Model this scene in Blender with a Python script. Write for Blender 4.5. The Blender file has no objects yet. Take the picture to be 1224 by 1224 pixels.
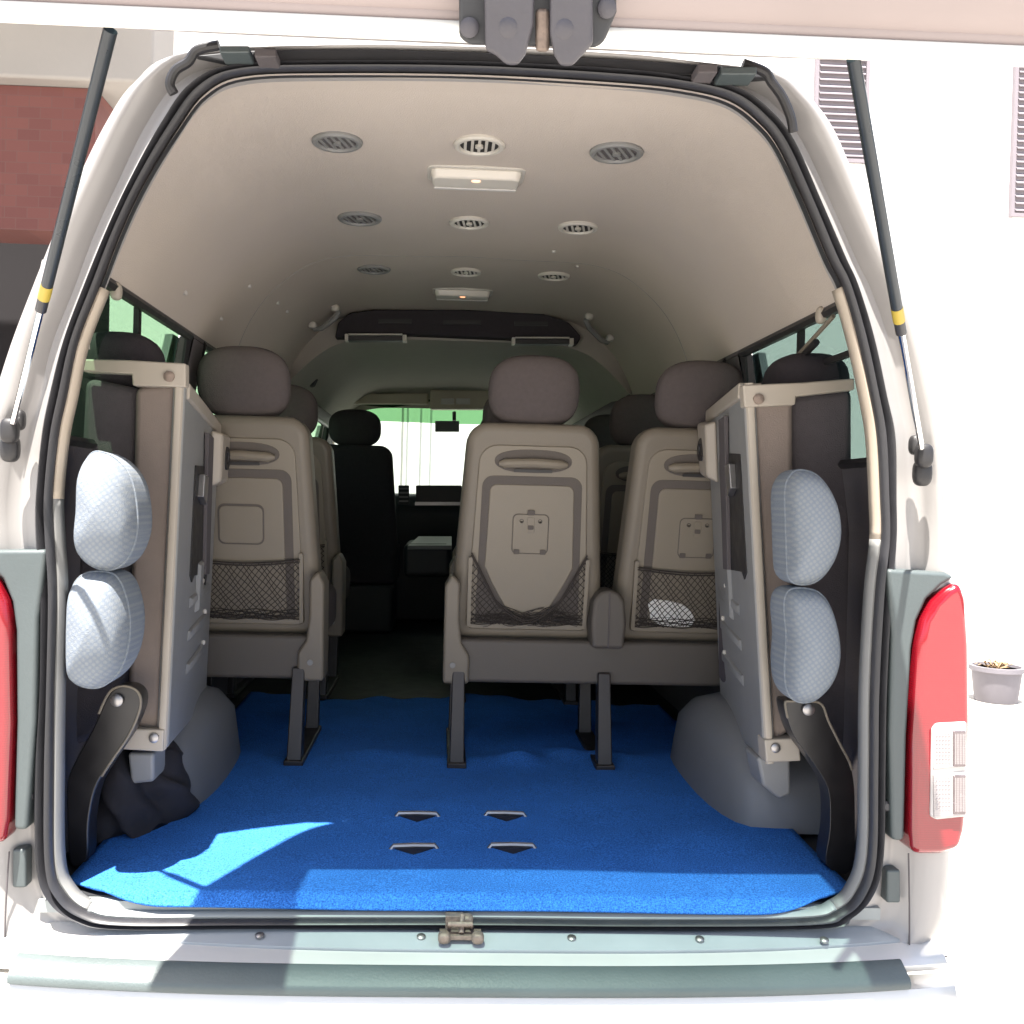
import bpy, math, random
from mathutils import Vector, Matrix
random.seed(7)
R = math.radians
S = bpy.context.scene
COL = S.collection

# ------------------------------------------------------------------ camera
FPX, N = 1167.0, 1224.0
CAM = Vector((-0.064, -1.75, 1.345))
yaw, pitch, roll = R(2.2), R(-0.7), R(1.45)
f = Vector((math.sin(yaw)*math.cos(pitch), math.cos(yaw)*math.cos(pitch), math.sin(pitch)))
r0 = Vector((math.cos(yaw), -math.sin(yaw), 0)); u0 = r0.cross(f)
rr = r0*math.cos(roll) + u0*math.sin(roll); uu = u0*math.cos(roll) - r0*math.sin(roll)
PX = 527 - FPX*rr.y/f.y; PY = 597 + FPX*uu.y/f.y
cd = bpy.data.cameras.new('camera'); cam = bpy.data.objects.new('camera', cd); COL.objects.link(cam)
M = Matrix.Identity(4)
for i in range(3):
    M[i][0], M[i][1], M[i][2], M[i][3] = rr[i], uu[i], -f[i], CAM[i]
cam.matrix_world = M
cd.sensor_width = 36; cd.lens = FPX/N*36
cd.shift_x = (612-PX)/N; cd.shift_y = (PY-612)/N
cd.clip_start = .05; cd.clip_end = 2000
S.camera = cam

def ray(px, py): return f + rr*((px-PX)/FPX) - uu*((py-PY)/FPX)
def at(px, py, Y):
    d = ray(px, py); return CAM + d*((Y-CAM.y)/d.y)
def atz(px, py, Z):
    d = ray(px, py); return CAM + d*((Z-CAM.z)/d.z)

# ------------------------------------------------------------------ materials
def mat(name, col, rough=.6, metal=0, noise=0., nscale=30, bump=0., bscale=200, spec=.5, coat=0, kind='noise', detail=4):
    m = bpy.data.materials.new(name); m.use_nodes = True
    nt = m.node_tree; b = nt.nodes['Principled BSDF']
    b.inputs['Base Color'].default_value = (*col, 1); b.inputs['Roughness'].default_value = rough
    b.inputs['Metallic'].default_value = metal; b.inputs['Specular IOR Level'].default_value = spec
    b.inputs['Coat Weight'].default_value = coat
    tc = nt.nodes.new('ShaderNodeTexCoord')
    if noise:
        n = nt.nodes.new('ShaderNodeTexNoise'); n.inputs['Scale'].default_value = nscale; n.inputs['Detail'].default_value = detail
        nt.links.new(tc.outputs['Object'], n.inputs['Vector'])
        mx = nt.nodes.new('ShaderNodeMix'); mx.data_type = 'RGBA'
        mx.inputs[6].default_value = (*[c*(1-noise) for c in col], 1)
        mx.inputs[7].default_value = (*[min(1, c*(1+noise)) for c in col], 1)
        nt.links.new(n.outputs['Fac'], mx.inputs[0]); nt.links.new(mx.outputs[2], b.inputs['Base Color'])
        mr = nt.nodes.new('ShaderNodeMapRange'); mr.inputs[3].default_value = max(0, rough-.12); mr.inputs[4].default_value = min(1, rough+.12)
        nt.links.new(n.outputs['Fac'], mr.inputs[0]); nt.links.new(mr.outputs[0], b.inputs['Roughness'])
    if bump:
        if kind == 'dots':
            t = nt.nodes.new('ShaderNodeTexVoronoi'); t.inputs['Scale'].default_value = bscale; t.inputs['Randomness'].default_value = .15; o = t.outputs['Distance']
        else:
            t = nt.nodes.new('ShaderNodeTexNoise'); t.inputs['Scale'].default_value = bscale; t.inputs['Detail'].default_value = 3; o = t.outputs['Fac']
        nt.links.new(tc.outputs['Object'], t.inputs['Vector'])
        bp = nt.nodes.new('ShaderNodeBump'); bp.inputs['Strength'].default_value = bump; bp.inputs['Distance'].default_value = .004
        nt.links.new(o, bp.inputs['Height']); nt.links.new(bp.outputs[0], b.inputs['Normal'])
    return m

def glassmat(name, tint, gloss=.07):
    m = bpy.data.materials.new(name); m.use_nodes = True
    nt = m.node_tree; nt.nodes.clear()
    o = nt.nodes.new('ShaderNodeOutputMaterial'); t = nt.nodes.new('ShaderNodeBsdfTransparent'); g = nt.nodes.new('ShaderNodeBsdfGlossy')
    t.inputs[0].default_value = (*tint, 1); g.inputs['Roughness'].default_value = .02
    mx = nt.nodes.new('ShaderNodeMixShader'); mx.inputs[0].default_value = gloss
    nt.links.new(t.outputs[0], mx.inputs[1]); nt.links.new(g.outputs[0], mx.inputs[2]); nt.links.new(mx.outputs[0], o.inputs[0])
    return m

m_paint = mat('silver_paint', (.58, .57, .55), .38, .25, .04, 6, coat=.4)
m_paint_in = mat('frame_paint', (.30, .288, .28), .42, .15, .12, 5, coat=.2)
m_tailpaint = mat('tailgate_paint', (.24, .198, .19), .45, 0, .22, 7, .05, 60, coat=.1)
m_rubber = mat('black_rubber', (.028, .028, .032), .42, 0, .2, 40)
m_black = mat('black_plastic', (.018, .017, .018), .5, 0, .2, 30)
m_blackmetal = mat('black_metal', (.013, .012, .013), .35, 0, .25, 25)
m_head = mat('headliner_fabric', (.495, .438, .388), .95, 0, .07, 3.5, .35, 420, spec=.1)
m_beige = mat('beige_trim', (.42, .36, .29), .55, 0, .06, 12)
m_greytrim = mat('grey_trim', (.20, .20, .195), .5, 0, .08, 12)
m_lining = mat('dark_lining', (.085, .075, .078), .8, 0, .2, 12, .2, 200)
m_shell = mat('taupe_shell', (.160, .138, .108), .55, 0, .14, 5, .12, 350)
m_base = mat('dark_taupe_shell', (.085, .074, .064), .6, 0, .1, 10, .12, 350)
m_panel = mat('taupe_panel', (.190, .164, .126), .5, 0, .13, 6, .08, 350)
m_panelband = mat('taupe_band', (.095, .082, .073), .8, 0, .1, 60, .2, 300)
m_fabric = mat('seat_fabric', (.090, .076, .074), .95, 0, .14, 90, .4, 500, spec=.15)
m_darkfab = mat('dark_fabric', (.042, .037, .042), .95, 0, .2, 70, .4, 400, spec=.15)
m_greyfab = mat('grey_fabric', (.085, .076, .083), .95, 0, .14, 60, .4, 400, spec=.15)
m_bluefab = mat('pale_blue_fabric', (.155, .178, .212), .9, 0, .10, 25, .3, 210, kind='dots', spec=.2)
def dotfabric():
    m = mat('dotted_blue_fabric', (.175, .20, .235), .95, spec=.15); nt = m.node_tree; b = nt.nodes['Principled BSDF']
    tc = nt.nodes.new('ShaderNodeTexCoord'); mp = nt.nodes.new('ShaderNodeMapping'); mp.inputs['Rotation'].default_value = (R(90), 0, R(0))
    mp2 = nt.nodes.new('ShaderNodeMapping'); mp2.inputs['Rotation'].default_value = (0, 0, R(38))
    v = nt.nodes.new('ShaderNodeTexVoronoi'); v.voronoi_dimensions = '2D'; v.inputs['Scale'].default_value = 118; v.inputs['Randomness'].default_value = .12
    nt.links.new(tc.outputs['Object'], mp.inputs[0]); nt.links.new(mp.outputs[0], mp2.inputs[0]); nt.links.new(mp2.outputs[0], v.inputs['Vector'])
    r = nt.nodes.new('ShaderNodeValToRGB'); r.color_ramp.elements[0].position = .18; r.color_ramp.elements[1].position = .50
    r.color_ramp.elements[0].color = (.205, .224, .242, 1); r.color_ramp.elements[1].color = (.163, .189, .225, 1)
    nt.links.new(v.outputs['Distance'], r.inputs[0]); nt.links.new(r.outputs[0], b.inputs['Base Color'])
    n = nt.nodes.new('ShaderNodeTexNoise'); n.inputs['Scale'].default_value = 480; n.inputs['Detail'].default_value = 3; nt.links.new(tc.outputs['Object'], n.inputs['Vector'])
    n2 = nt.nodes.new('ShaderNodeTexNoise'); n2.inputs['Scale'].default_value = 22; n2.inputs['Detail'].default_value = 2; nt.links.new(tc.outputs['Object'], n2.inputs['Vector'])
    ad = nt.nodes.new('ShaderNodeMath'); ad.operation = 'MULTIPLY_ADD'; ad.inputs[1].default_value = 2.; nt.links.new(n2.outputs['Fac'], ad.inputs[0]); nt.links.new(n.outputs['Fac'], ad.inputs[2])
    bp = nt.nodes.new('ShaderNodeBump'); bp.inputs['Strength'].default_value = .35; bp.inputs['Distance'].default_value = .004
    nt.links.new(ad.outputs[0], bp.inputs['Height']); nt.links.new(bp.outputs[0], b.inputs['Normal'])
    return m
m_bluefab = dotfabric()
m_bluegrey = mat('blue_grey_plastic', (.235, .235, .232), .45, 0, .08, 8, .1, 300)
m_taupe = mat('taupe_cloth', (.215, .178, .158), .9, 0, .08, 40, .25, 350, spec=.15)
m_bracket = mat('cream_bracket', (.36, .32, .27), .5, 0, .06, 14)
m_metal = mat('worn_steel', (.33, .32, .32), .38, .9, .2, 40)
m_chrome = mat('chrome', (.8, .8, .8), .12, 1)
m_rust = mat('rusty_steel', (.23, .18, .15), .6, .5, .5, 90, .4, 150)
m_leg = mat('seat_leg_steel', (.045, .04, .04), .4, .4, .2, 30)
def carpetmat():
    m = mat('blue_carpet', (.026, .20, .70), 1., spec=.05); nt = m.node_tree; b = nt.nodes['Principled BSDF']
    b.inputs['Sheen Weight'].default_value = .08; b.inputs['Sheen Tint'].default_value = (.3, .5, 1, 1)
    tc = nt.nodes.new('ShaderNodeTexCoord')
    def noise(sc, det): 
        n = nt.nodes.new('ShaderNodeTexNoise'); n.inputs['Scale'].default_value = sc; n.inputs['Detail'].default_value = det; n.inputs['Roughness'].default_value = .7
        nt.links.new(tc.outputs['Object'], n.inputs['Vector']); return n
    fine, mid, big = noise(330, 3), noise(40, 4), noise(4, 5)
    r1 = nt.nodes.new('ShaderNodeValToRGB'); r1.color_ramp.elements[0].position = .34; r1.color_ramp.elements[1].position = .66
    r1.color_ramp.elements[0].color = (.020, .095, .44, 1); r1.color_ramp.elements[1].color = (.075, .345, 1.0, 1)
    nt.links.new(fine.outputs['Fac'], r1.inputs[0])
    r2 = nt.nodes.new('ShaderNodeValToRGB'); r2.color_ramp.elements[0].position = .3; r2.color_ramp.elements[1].position = .6
    r2.color_ramp.elements[0].color = (.62, .64, .68, 1); r2.color_ramp.elements[1].color = (1, 1, 1, 1)
    nt.links.new(big.outputs['Fac'], r2.inputs[0])
    mx = nt.nodes.new('ShaderNodeMix'); mx.data_type = 'RGBA'; mx.blend_type = 'MULTIPLY'; mx.inputs[0].default_value = .55
    nt.links.new(r1.outputs[0], mx.inputs[6]); nt.links.new(r2.outputs[0], mx.inputs[7]); nt.links.new(mx.outputs[2], b.inputs['Base Color'])
    ad = nt.nodes.new('ShaderNodeMath'); ad.operation = 'MULTIPLY_ADD'; ad.inputs[1].default_value = .6
    nt.links.new(mid.outputs['Fac'], ad.inputs[0]); nt.links.new(fine.outputs['Fac'], ad.inputs[2])
    bp = nt.nodes.new('ShaderNodeBump'); bp.inputs['Strength'].default_value = .9; bp.inputs['Distance'].default_value = .006
    nt.links.new(ad.outputs[0], bp.inputs['Height']); nt.links.new(bp.outputs[0], b.inputs['Normal'])
    return m
m_carpet = carpetmat()
m_hole = mat('dark_hole', (.006, .01, .03), .9)
m_white = mat('white_plastic', (.50, .48, .46), .45, 0, .03, 10)
m_lip = mat('lit_lip_tone', (.70, .69, .64), .5, 0, .05, 8)  # paler than the tailgate itself: the light on its edge is painted in
m_ventdark = mat('vent_recess', (.02, .018, .017), .7)
m_ventring = mat('vent_ring', (.52, .49, .44), .4, 0, .04, 20)
m_yellow = mat('yellow_sticker', (.36, .27, .04), .5)
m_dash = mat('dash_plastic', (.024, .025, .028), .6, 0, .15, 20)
m_mirror = mat('mirror_housing', (.07, .075, .075), .5)
m_paper = mat('white_paper', (.8, .8, .78), .8, 0, .05, 30)
m_net = mat('net_cord', (.035, .028, .024), .85)
m_pad = mat('bumper_pad_plastic', (.085, .105, .105), .5, 0, .25, 5, .15, 200)
m_bezel = mat('bezel_plastic', (.065, .08, .082), .5, 0, .12, 8, .1, 200)
m_strip = mat('sill_plastic', (.34, .365, .38), .4, 0, .14, 9)
m_silltrim = mat('sill_trim', (.27, .29, .285), .5, 0, .15, 9)
m_concrete = mat('pale_concrete', (.42, .40, .37), .9, 0, .10, .7, .3, 20)
m_wall = mat('white_render', (.72, .71, .69), .85, 0, .04, 1.2, .2, 30)
m_beam = mat('grey_concrete', (.27, .25, .23), .85, 0, .12, 2.0, .2, 30)
m_shutter = mat('mauve_louvre', (.20, .175, .19), .6, 0, .06, 6)
m_dark = mat('dark_opening', (.010, .008, .010), .9)
m_pot = mat('grey_pot', (.15, .14, .155), .7, 0, .2, 8)
m_soil = mat('soil', (.06, .04, .03), 1.)
m_leafdry = mat('dry_leaf', (.26, .17, .09), .8, 0, .3, 30)
m_bag = mat('black_cloth', (.018, .016, .02), .9, 0, .3, 20, .8, 25)
m_glass_side = glassmat('green_tinted_glass', (.48, .62, .50))
m_glass_dark = glassmat('teal_tinted_glass', (.34, .41, .39), .06)
m_glass_back = glassmat('tinted_back_glass', (.40, .47, .45))
m_glass_front = glassmat('windscreen_glass', (.55, .62, .57), .04)
m_glass_band = glassmat('windscreen_band', (.10, .24, .11), .04)

def brickmat():
    m = bpy.data.materials.new('red_brick'); m.use_nodes = True; nt = m.node_tree; b = nt.nodes['Principled BSDF']
    tc = nt.nodes.new('ShaderNodeTexCoord'); mp = nt.nodes.new('ShaderNodeMapping'); mp.inputs['Rotation'].default_value = (R(90), 0, 0)
    br = nt.nodes.new('ShaderNodeTexBrick'); br.inputs['Scale'].default_value = 4.2; br.inputs['Mortar Size'].default_value = .012
    br.inputs['Color1'].default_value = (.135, .048, .040, 1); br.inputs['Color2'].default_value = (.11, .038, .033, 1); br.inputs['Mortar'].default_value = (.115, .050, .044, 1)
    nt.links.new(tc.outputs['Object'], mp.inputs[0]); nt.links.new(mp.outputs[0], br.inputs['Vector']); nt.links.new(br.outputs[0], b.inputs['Base Color'])
    b.inputs['Roughness'].default_value = .9
    return m
m_brick = brickmat()

def lensmat(name, col, a=.5):
    m = bpy.data.materials.new(name); m.use_nodes = True; nt = m.node_tree; b = nt.nodes['Principled BSDF']
    tc = nt.nodes.new('ShaderNodeTexCoord'); w = nt.nodes.new('ShaderNodeTexWave'); w.inputs['Scale'].default_value = 75; w.bands_direction = 'Z'
    nt.links.new(tc.outputs['Object'], w.inputs[0])
    mx = nt.nodes.new('ShaderNodeMix'); mx.data_type = 'RGBA'
    mx.inputs[6].default_value = (*col, 1); mx.inputs[7].default_value = (*[c*.86 for c in col], 1)
    nt.links.new(w.outputs['Fac'], mx.inputs[0]); nt.links.new(mx.outputs[2], b.inputs['Base Color'])
    b.inputs['Roughness'].default_value = .12; b.inputs['Coat Weight'].default_value = .6; b.inputs['Coat Roughness'].default_value = .05
    return m
m_red = lensmat('red_lens', (.21, .005, .012))
m_clear = lensmat('clear_lens', (.34, .31, .31))
m_reflector = mat('lamp_reflector', (.16, .135, .14), .25, .6, .3, 60)
def lampmat():
    m = mat('dome_lens', (.62, .58, .52), .25); return m
m_dome = lampmat()
m_bulb = bpy.data.materials.new('lit_bulb'); m_bulb.use_nodes = True
m_bulb.node_tree.nodes['Principled BSDF'].inputs['Emission Color'].default_value = (1, .35, .12, 1)
m_bulb.node_tree.nodes['Principled BSDF'].inputs['Emission Strength'].default_value = .35

# ------------------------------------------------------------------ mesh builder
ORG = {}
class MB:
    def __init__(s): s.v = []; s.f = []
    def add(s, vs, fs):
        n = len(s.v); s.v += [Vector(a) for a in vs]; s.f += [[n+i for i in q] for q in fs]; return s
    def hexa(s, a, b):
        # a, b: two quads (same winding) -> closed six-sided solid
        return s.add(list(a)+list(b), [(3,2,1,0), (4,5,6,7), (0,1,5,4), (1,2,6,5), (2,3,7,6), (3,0,4,7)])
    def box(s, x0, x1, y0, y1, z0, z1):
        return s.hexa([(x0,y0,z0),(x1,y0,z0),(x1,y0,z1),(x0,y0,z1)], [(x0,y1,z0),(x1,y1,z0),(x1,y1,z1),(x0,y1,z1)])
    def prism(s, a, b):
        n = len(a)
        return s.add(list(a)+list(b), [tuple(range(n-1,-1,-1)), tuple(range(n,2*n))]+[(i,(i+1)%n,n+(i+1)%n,n+i) for i in range(n)])
    def loft(s, rings, closed=True, cap=False):
        n = len(rings[0]); vs = [p for r in rings for p in r]; fs = []
        m = n if closed else n-1
        for k in range(len(rings)-1):
            for i in range(m):
                j = (i+1) % n; fs.append((k*n+i, k*n+j, (k+1)*n+j, (k+1)*n+i))
        if cap: fs += [tuple(range(n-1,-1,-1)), tuple((len(rings)-1)*n+i for i in range(n))]
        return s.add(vs, fs)
    def tube(s, pts, r, seg=8, closed=False, flat=1.):
        pts = [Vector(p) for p in pts]; n = len(pts); rings = []
        for i, p in enumerate(pts):
            a = pts[(i-1) % n] if (closed or i > 0) else p; b = pts[(i+1) % n] if (closed or i < n-1) else p
            t = (b-a).normalized(); up = Vector((0,1,0)) if abs(t.y) < .9 else Vector((0,0,1))
            e = t.cross(up).normalized(); g = e.cross(t)
            rad = r[i] if isinstance(r, (list, tuple)) else r
            rings.append([p+e*math.cos(2*math.pi*k/seg)*rad+g*math.sin(2*math.pi*k/seg)*rad*flat for k in range(seg)])
        if closed: rings.append(rings[0]); return s.loft(rings)
        return s.loft(rings, True, True)
    def lathe(s, c, axis, prof, seg=24):
        axis = Vector(axis).normalized(); e = axis.orthogonal().normalized(); g = axis.cross(e); c = Vector(c)
        return s.loft([[c+axis*h+(e*math.cos(2*math.pi*k/seg)+g*math.sin(2*math.pi*k/seg))*max(r,1e-5) for k in range(seg)] for r, h in prof], True, True)
    def superell(s, c, rx, ry, rz, e=.7, nu=28, nv=16, shear=0):
        c = Vector(c); sp = lambda w: math.copysign(abs(w)**e, w); rings = []
        for j in range(nv+1):
            v = -math.pi/2+math.pi*j/nv; cv, sv = sp(math.cos(v)), sp(math.sin(v))
            rings.append([c+Vector((rx*cv*sp(math.cos(2*math.pi*i/nu)), ry*cv*sp(math.sin(2*math.pi*i/nu))+shear*rz*sv, rz*sv)) for i in range(nu)])
        return s.loft(rings)
    def puff(s, outline, y0, y1, p=2.4, n=9, inset=.0):
        c = sum((Vector(q) for q in outline), Vector())/len(outline); rings = []
        for k in range(n+1):
            t = -1+2*k/n; sc = max(.02, (1-abs(t)**p)**(1/p)); sc = sc*.8+.2*sc**.5
            rings.append([Vector((c.x+(q[0]-c.x)*sc, y0+(y1-y0)*(k/n), c.z+(q[2]-c.z)*sc)) for q in outline])
        return s.loft(rings, True, True)
    def build(s, name, material, parent=None, bevel=0, seg=2, ang=35, sub=0, solid=0):
        o = Vector((0,0,0)); p = parent
        while p is not None and p not in ORG: p = p.parent
        if p is not None: o = ORG[p]
        me = bpy.data.meshes.new(name); me.from_pydata([tuple(v-o) for v in s.v], [], s.f); me.validate(); me.update()
        me.materials.append(material)
        me.polygons.foreach_set('use_smooth', [True]*len(me.polygons)); me.set_sharp_from_angle(angle=R(ang))
        ob = bpy.data.objects.new(name, me); COL.objects.link(ob); ob.parent = parent
        if solid:
            q = ob.modifiers.new('solid', 'SOLIDIFY'); q.thickness = solid; q.offset = 0
        if bevel:
            q = ob.modifiers.new('bevel', 'BEVEL'); q.width = bevel; q.segments = seg; q.limit_method = 'ANGLE'; q.angle_limit = R(30); q.harden_normals = True
        if sub:
            q = ob.modifiers.new('sub', 'SUBSURF'); q.levels = sub; q.render_levels = sub
        return ob

def thing(name, label, cat, loc=(0,0,0), group=None):
    o = bpy.data.objects.new(name, None); COL.objects.link(o); o.location = loc; o.empty_display_size = .1
    ORG[o] = Vector(loc); o['label'] = label; o['category'] = cat
    if group: o['group'] = group
    return o
def tag(o, label, cat, group=None):
    o['label'] = label; o['category'] = cat
    if group: o['group'] = group
    return o
def struct(o): o['kind'] = 'structure'; return o
def dup(o, parent=None, loc=None, label=None, group=None):
    c = o.copy(); COL.objects.link(c); c.parent = parent
    if loc is not None: c.location = loc
    if label: c['label'] = label
    if group: c['group'] = group
    for ch in list(o.children): dup(ch, c)
    return c

def catmull(pts, n=6, closed=True):
    out = []; m = len(pts); pts = [Vector(p) for p in pts]
    for i in range(m if closed else m-1):
        if closed: a, b, c, d = pts[i-1], pts[i], pts[(i+1) % m], pts[(i+2) % m]
        else: a, b, c, d = pts[max(i-1,0)], pts[i], pts[i+1], pts[min(i+2,m-1)]
        for k in range(n):
            t = k/n
            out.append(.5*((2*b)+(c-a)*t+(2*a-5*b+4*c-d)*t*t+(3*b-a-3*c+d)*t**3))
    if not closed: out.append(pts[-1])
    return out
def rrect(x0, x1, z0, z1, r, n=5, x0t=None, x1t=None):
    """rounded trapezoid outline (x, z); x0t/x1t are the top half's x limits"""
    x0t = x0 if x0t is None else x0t; x1t = x1 if x1t is None else x1t
    C = [((x0,z0),180), ((x1,z0),270), ((x1t,z1),0), ((x0t,z1),90)]; out = []
    rs = r if isinstance(r, (list, tuple)) else [r]*4
    sg = [(1,1),(-1,1),(-1,-1),(1,-1)]
    for (c, a0), (sx, sz), q in zip(C, sg, rs):
        for k in range(n+1):
            a = R(a0+90*k/n); out.append((c[0]+sx*q+q*math.cos(a), c[1]+sz*q+q*math.sin(a)))
    return out

# ------------------------------------------------------------------ world, sun
SUND = Vector((.137, .30, -1)).normalized()
W = bpy.data.worlds.new('World'); S.world = W; W.use_nodes = True
nt = W.node_tree; sky = nt.nodes.new('ShaderNodeTexSky'); sky.sky_type = 'NISHITA'; sky.sun_disc = False
elev = math.asin(-SUND.z); az = math.atan2(-SUND.x, -SUND.y)
sky.sun_elevation = elev; sky.sun_rotation = az; sky.dust_density = 3.0
nt.links.new(sky.outputs[0], nt.nodes['Background'].inputs[0]); nt.nodes['Background'].inputs[1].default_value = .08
sl = bpy.data.lights.new('sun', 'SUN'); sl.energy = 5.0; sl.angle = R(.5); sl.color = (1, .95, .88)
so = bpy.data.objects.new('sun', sl); COL.objects.link(so); so.rotation_euler = SUND.to_track_quat('-Z', 'Y').to_euler(); so.location = (-2,-4,8)
S.view_settings.view_transform = 'Standard'; S.view_settings.look = 'None'; S.view_settings.exposure = 2.18; S.view_settings.gamma = 1
try:
    S.cycles.max_bounces = 14; S.cycles.diffuse_bounces = 8; S.cycles.transparent_max_bounces = 16; S.cycles.glossy_bounces = 6
except Exception: pass

# ------------------------------------------------------------------ ground
b = MB(); b.add([(-300,-200,0),(300,-200,0),(300,500,0),(-300,500,0)], [(0,1,2,3)]); struct(b.build('ground', m_concrete))

# ================================================================== VAN
FZ = .62
van = thing('van', 'silver high-roof passenger van seen through its open back with tailgate raised', 'van', (0, 2.2, 0))
# keyed outlines of the rear opening, pixel pairs turned into points of the rear plane
K = [ # seal inner, seal outer, channel, body outline
 ((560,1097),(560,1107),(560,1118),(560,1132)), ((300,1097),(300,1108),(300,1118),(300,1130)), ((150,1097),(143,1109),(120,1120),(60,1138)),
 ((105,1088),(92,1100),(70,1117),(-10,1138)), ((79,1067),(58,1076),(40,1095),(-45,1110)), ((66,1030),(43,1032),(25,1032),(-55,1030)),
 ((65,920),(42,920),(25,920),(-55,920)), ((66,821),(48,821),(25,821),(-55,821)), ((69,710),(48,710),(18,710),(-55,710)),
 ((66,645),(43,645),(12,645),(-50,645)), ((64,596),(43,596),(10,596),(-45,596)), ((71,522),(50,522),(20,522),(-35,522)),
 ((81,474),(59,474),(36,474),(-20,474)), ((95,408),(76,408),(52,408),(2,410)), ((120,343),(100,343),(78,343),(27,343)),
 ((146,275),(128,275),(103,275),(55,275)), ((175,215),(156,215),(130,215),(82,213)), ((212,155),(192,148),(165,142),(117,144)),
 ((245,112),(228,100),(202,92),(148,100)), ((292,91),(282,79),(258,70),(205,62)), ((400,87),(400,74),(400,64),(400,52)),
 ((573,89),(573,75),(573,66),(573,54)), ((746,99),(746,84),(746,75),(746,62)), ((824,108),(824,94),(824,84),(824,70)),
 ((872,121),(882,106),(900,96),(940,85)), ((905,145),(920,132),(937,120),(975,112)), ((930,176),(950,170),(968,162),(1007,155)),
 ((960,240),(981,240),(1005,240),(1041,240)), ((989,309),(1011,309),(1036,309),(1067,305)), ((1006,343),(1026,343),(1053,343),(1083,343)),
 ((1024,405),(1045,405),(1075,405),(1105,407)), ((1039,474),(1060,474),(1092,474),(1122,470)), ((1047,523),(1070,523),(1102,523),(1129,523)),
 ((1051,596),(1071,596),(1108,596),(1135,600)), ((1052,645),(1071,645),(1108,645),(1140,645)), ((1045,710),(1066,710),(1103,710),(1148,710)),
 ((1039,821),(1060,821),(1088,821),(1155,821)), ((1038,919),(1058,919),(1085,919),(1155,919)), ((1036,1020),(1056,1020),(1082,1020),(1150,1020)),
 ((1023,1064),(1045,1065),(1074,1090),(1142,1100)), ((1000,1087),(1019,1094),(1056,1117),(1110,1140)), ((955,1097),(985,1108),(1000,1120),(1050,1146)),
 ((760,1099),(760,1108),(760,1119),(760,1135))]
def ring(i, Y): return catmull([at(k[i][0], k[i][1], 0)+Vector((0, Y, 0)) for k in K], 6)
def lerpring(a, b, t, Y): return [Vector(((p.x*(1-t)+q.x*t), Y, (p.z*(1-t)+q.z*t))) for p, q in zip(a, b)]
r_in, r_out, r_ch, r_body = ring(0,0), ring(1,0), ring(2,0), ring(3,0)
frame = MB()
frame.loft([lerpring(r_in,r_out,.35,.05), lerpring(r_in,r_out,.6,.012), lerpring(r_out,r_ch,.0,.010), lerpring(r_out,r_ch,.55,.024), lerpring(r_out,r_ch,.85,.026), lerpring(r_ch,r_body,.1,.012),
            lerpring(r_ch,r_body,.32,-.006), lerpring(r_ch,r_body,.45,-.010), lerpring(r_ch,r_body,.60,-.010), lerpring(r_ch,r_body,.78,.002), lerpring(r_ch,r_body,.92,.026), lerpring(r_ch,r_body,1,.06)])
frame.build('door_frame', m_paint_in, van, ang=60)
# weatherstrip: a ribbed rubber profile swept round the opening
ws = MB(); prof = [(0,.02),(.0,-.004),(.14,-.018),(.30,-.020),(.42,-.010),(.50,-.004),(.58,-.012),(.75,-.018),(.92,-.008),(1.0,.008)]
ws.loft([lerpring(r_in, r_out, t, y) for t, y in prof]); ws.build('weatherstrip', m_rubber, van, ang=60)

# inner trim strip just inside the seal: beige above the belt, grey below
def off(ringpts, d, Y):
    n = len(ringpts); out = []
    for i in range(n):
        t = (ringpts[(i+1) % n]-ringpts[i-1]); nrm = Vector((t.z, 0, -t.x)).normalized()
        out.append(ringpts[i]+nrm*d+Vector((0, Y, 0)))
    return out
cz = sum((p.z for p in r_in))/len(r_in); tst = off(r_in, .01, 0)
sgn = 1 if (tst[9*6].x > r_in[9*6].x) else -1
t0, t1, t2, t3 = off(r_in, -.004*sgn, .0), off(r_in, .003*sgn, -.002), off(r_in, .008*sgn, .004), off(r_in, .009*sgn, .022)
def arc(a, b): return list(range(a*6, b*6+1))
for ids, mt, nm in ((arc(10,14), m_beige, 'pillar_trim'), (arc(29,34), m_beige, 'pillar_trim'), (arc(3,10), m_greytrim, 'pillar_trim'), (arc(34,40), m_greytrim, 'pillar_trim')):
    q = MB().loft([[t[i] for i in ids] for t in (t0,t1,t2,t3)], closed=False); q.build(nm, mt, van, ang=60, solid=.003)
ids = list(range(40*6, 43*6))+list(range(0, 3*6+1))
q = MB().loft([[t[i] for i in ids] for t in (t0,t1,t2,t3)], closed=False); q.build('sill_trim', m_silltrim, van, ang=60, solid=.003)

# headliner ------------------------------------------------------------
HXW = .728
HP = [(.0,2.118),(.2,2.112),(.34,2.110),(.43,2.099),(.505,2.072),(.575,2.022),(.632,1.965),(.675,1.90),(.707,1.83),(.728,1.76)]
hp = catmull([Vector((x,0,z)) for x, z in HP], 4, False)
hprof = [Vector((-p.x,0,p.z)) for p in reversed(hp)][:-1]+hp
def hz(x):
    x = abs(x)
    for a, b in zip(hp, hp[1:]):
        if a.x <= x <= b.x: return a.z+(b.z-a.z)*(x-a.x)/(b.x-a.x)
    return hp[-1].z
def hsec(Y, k=1., dz=0): return [Vector((p.x*k, Y, p.z+dz)) for p in hprof]
HL = MB()
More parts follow.
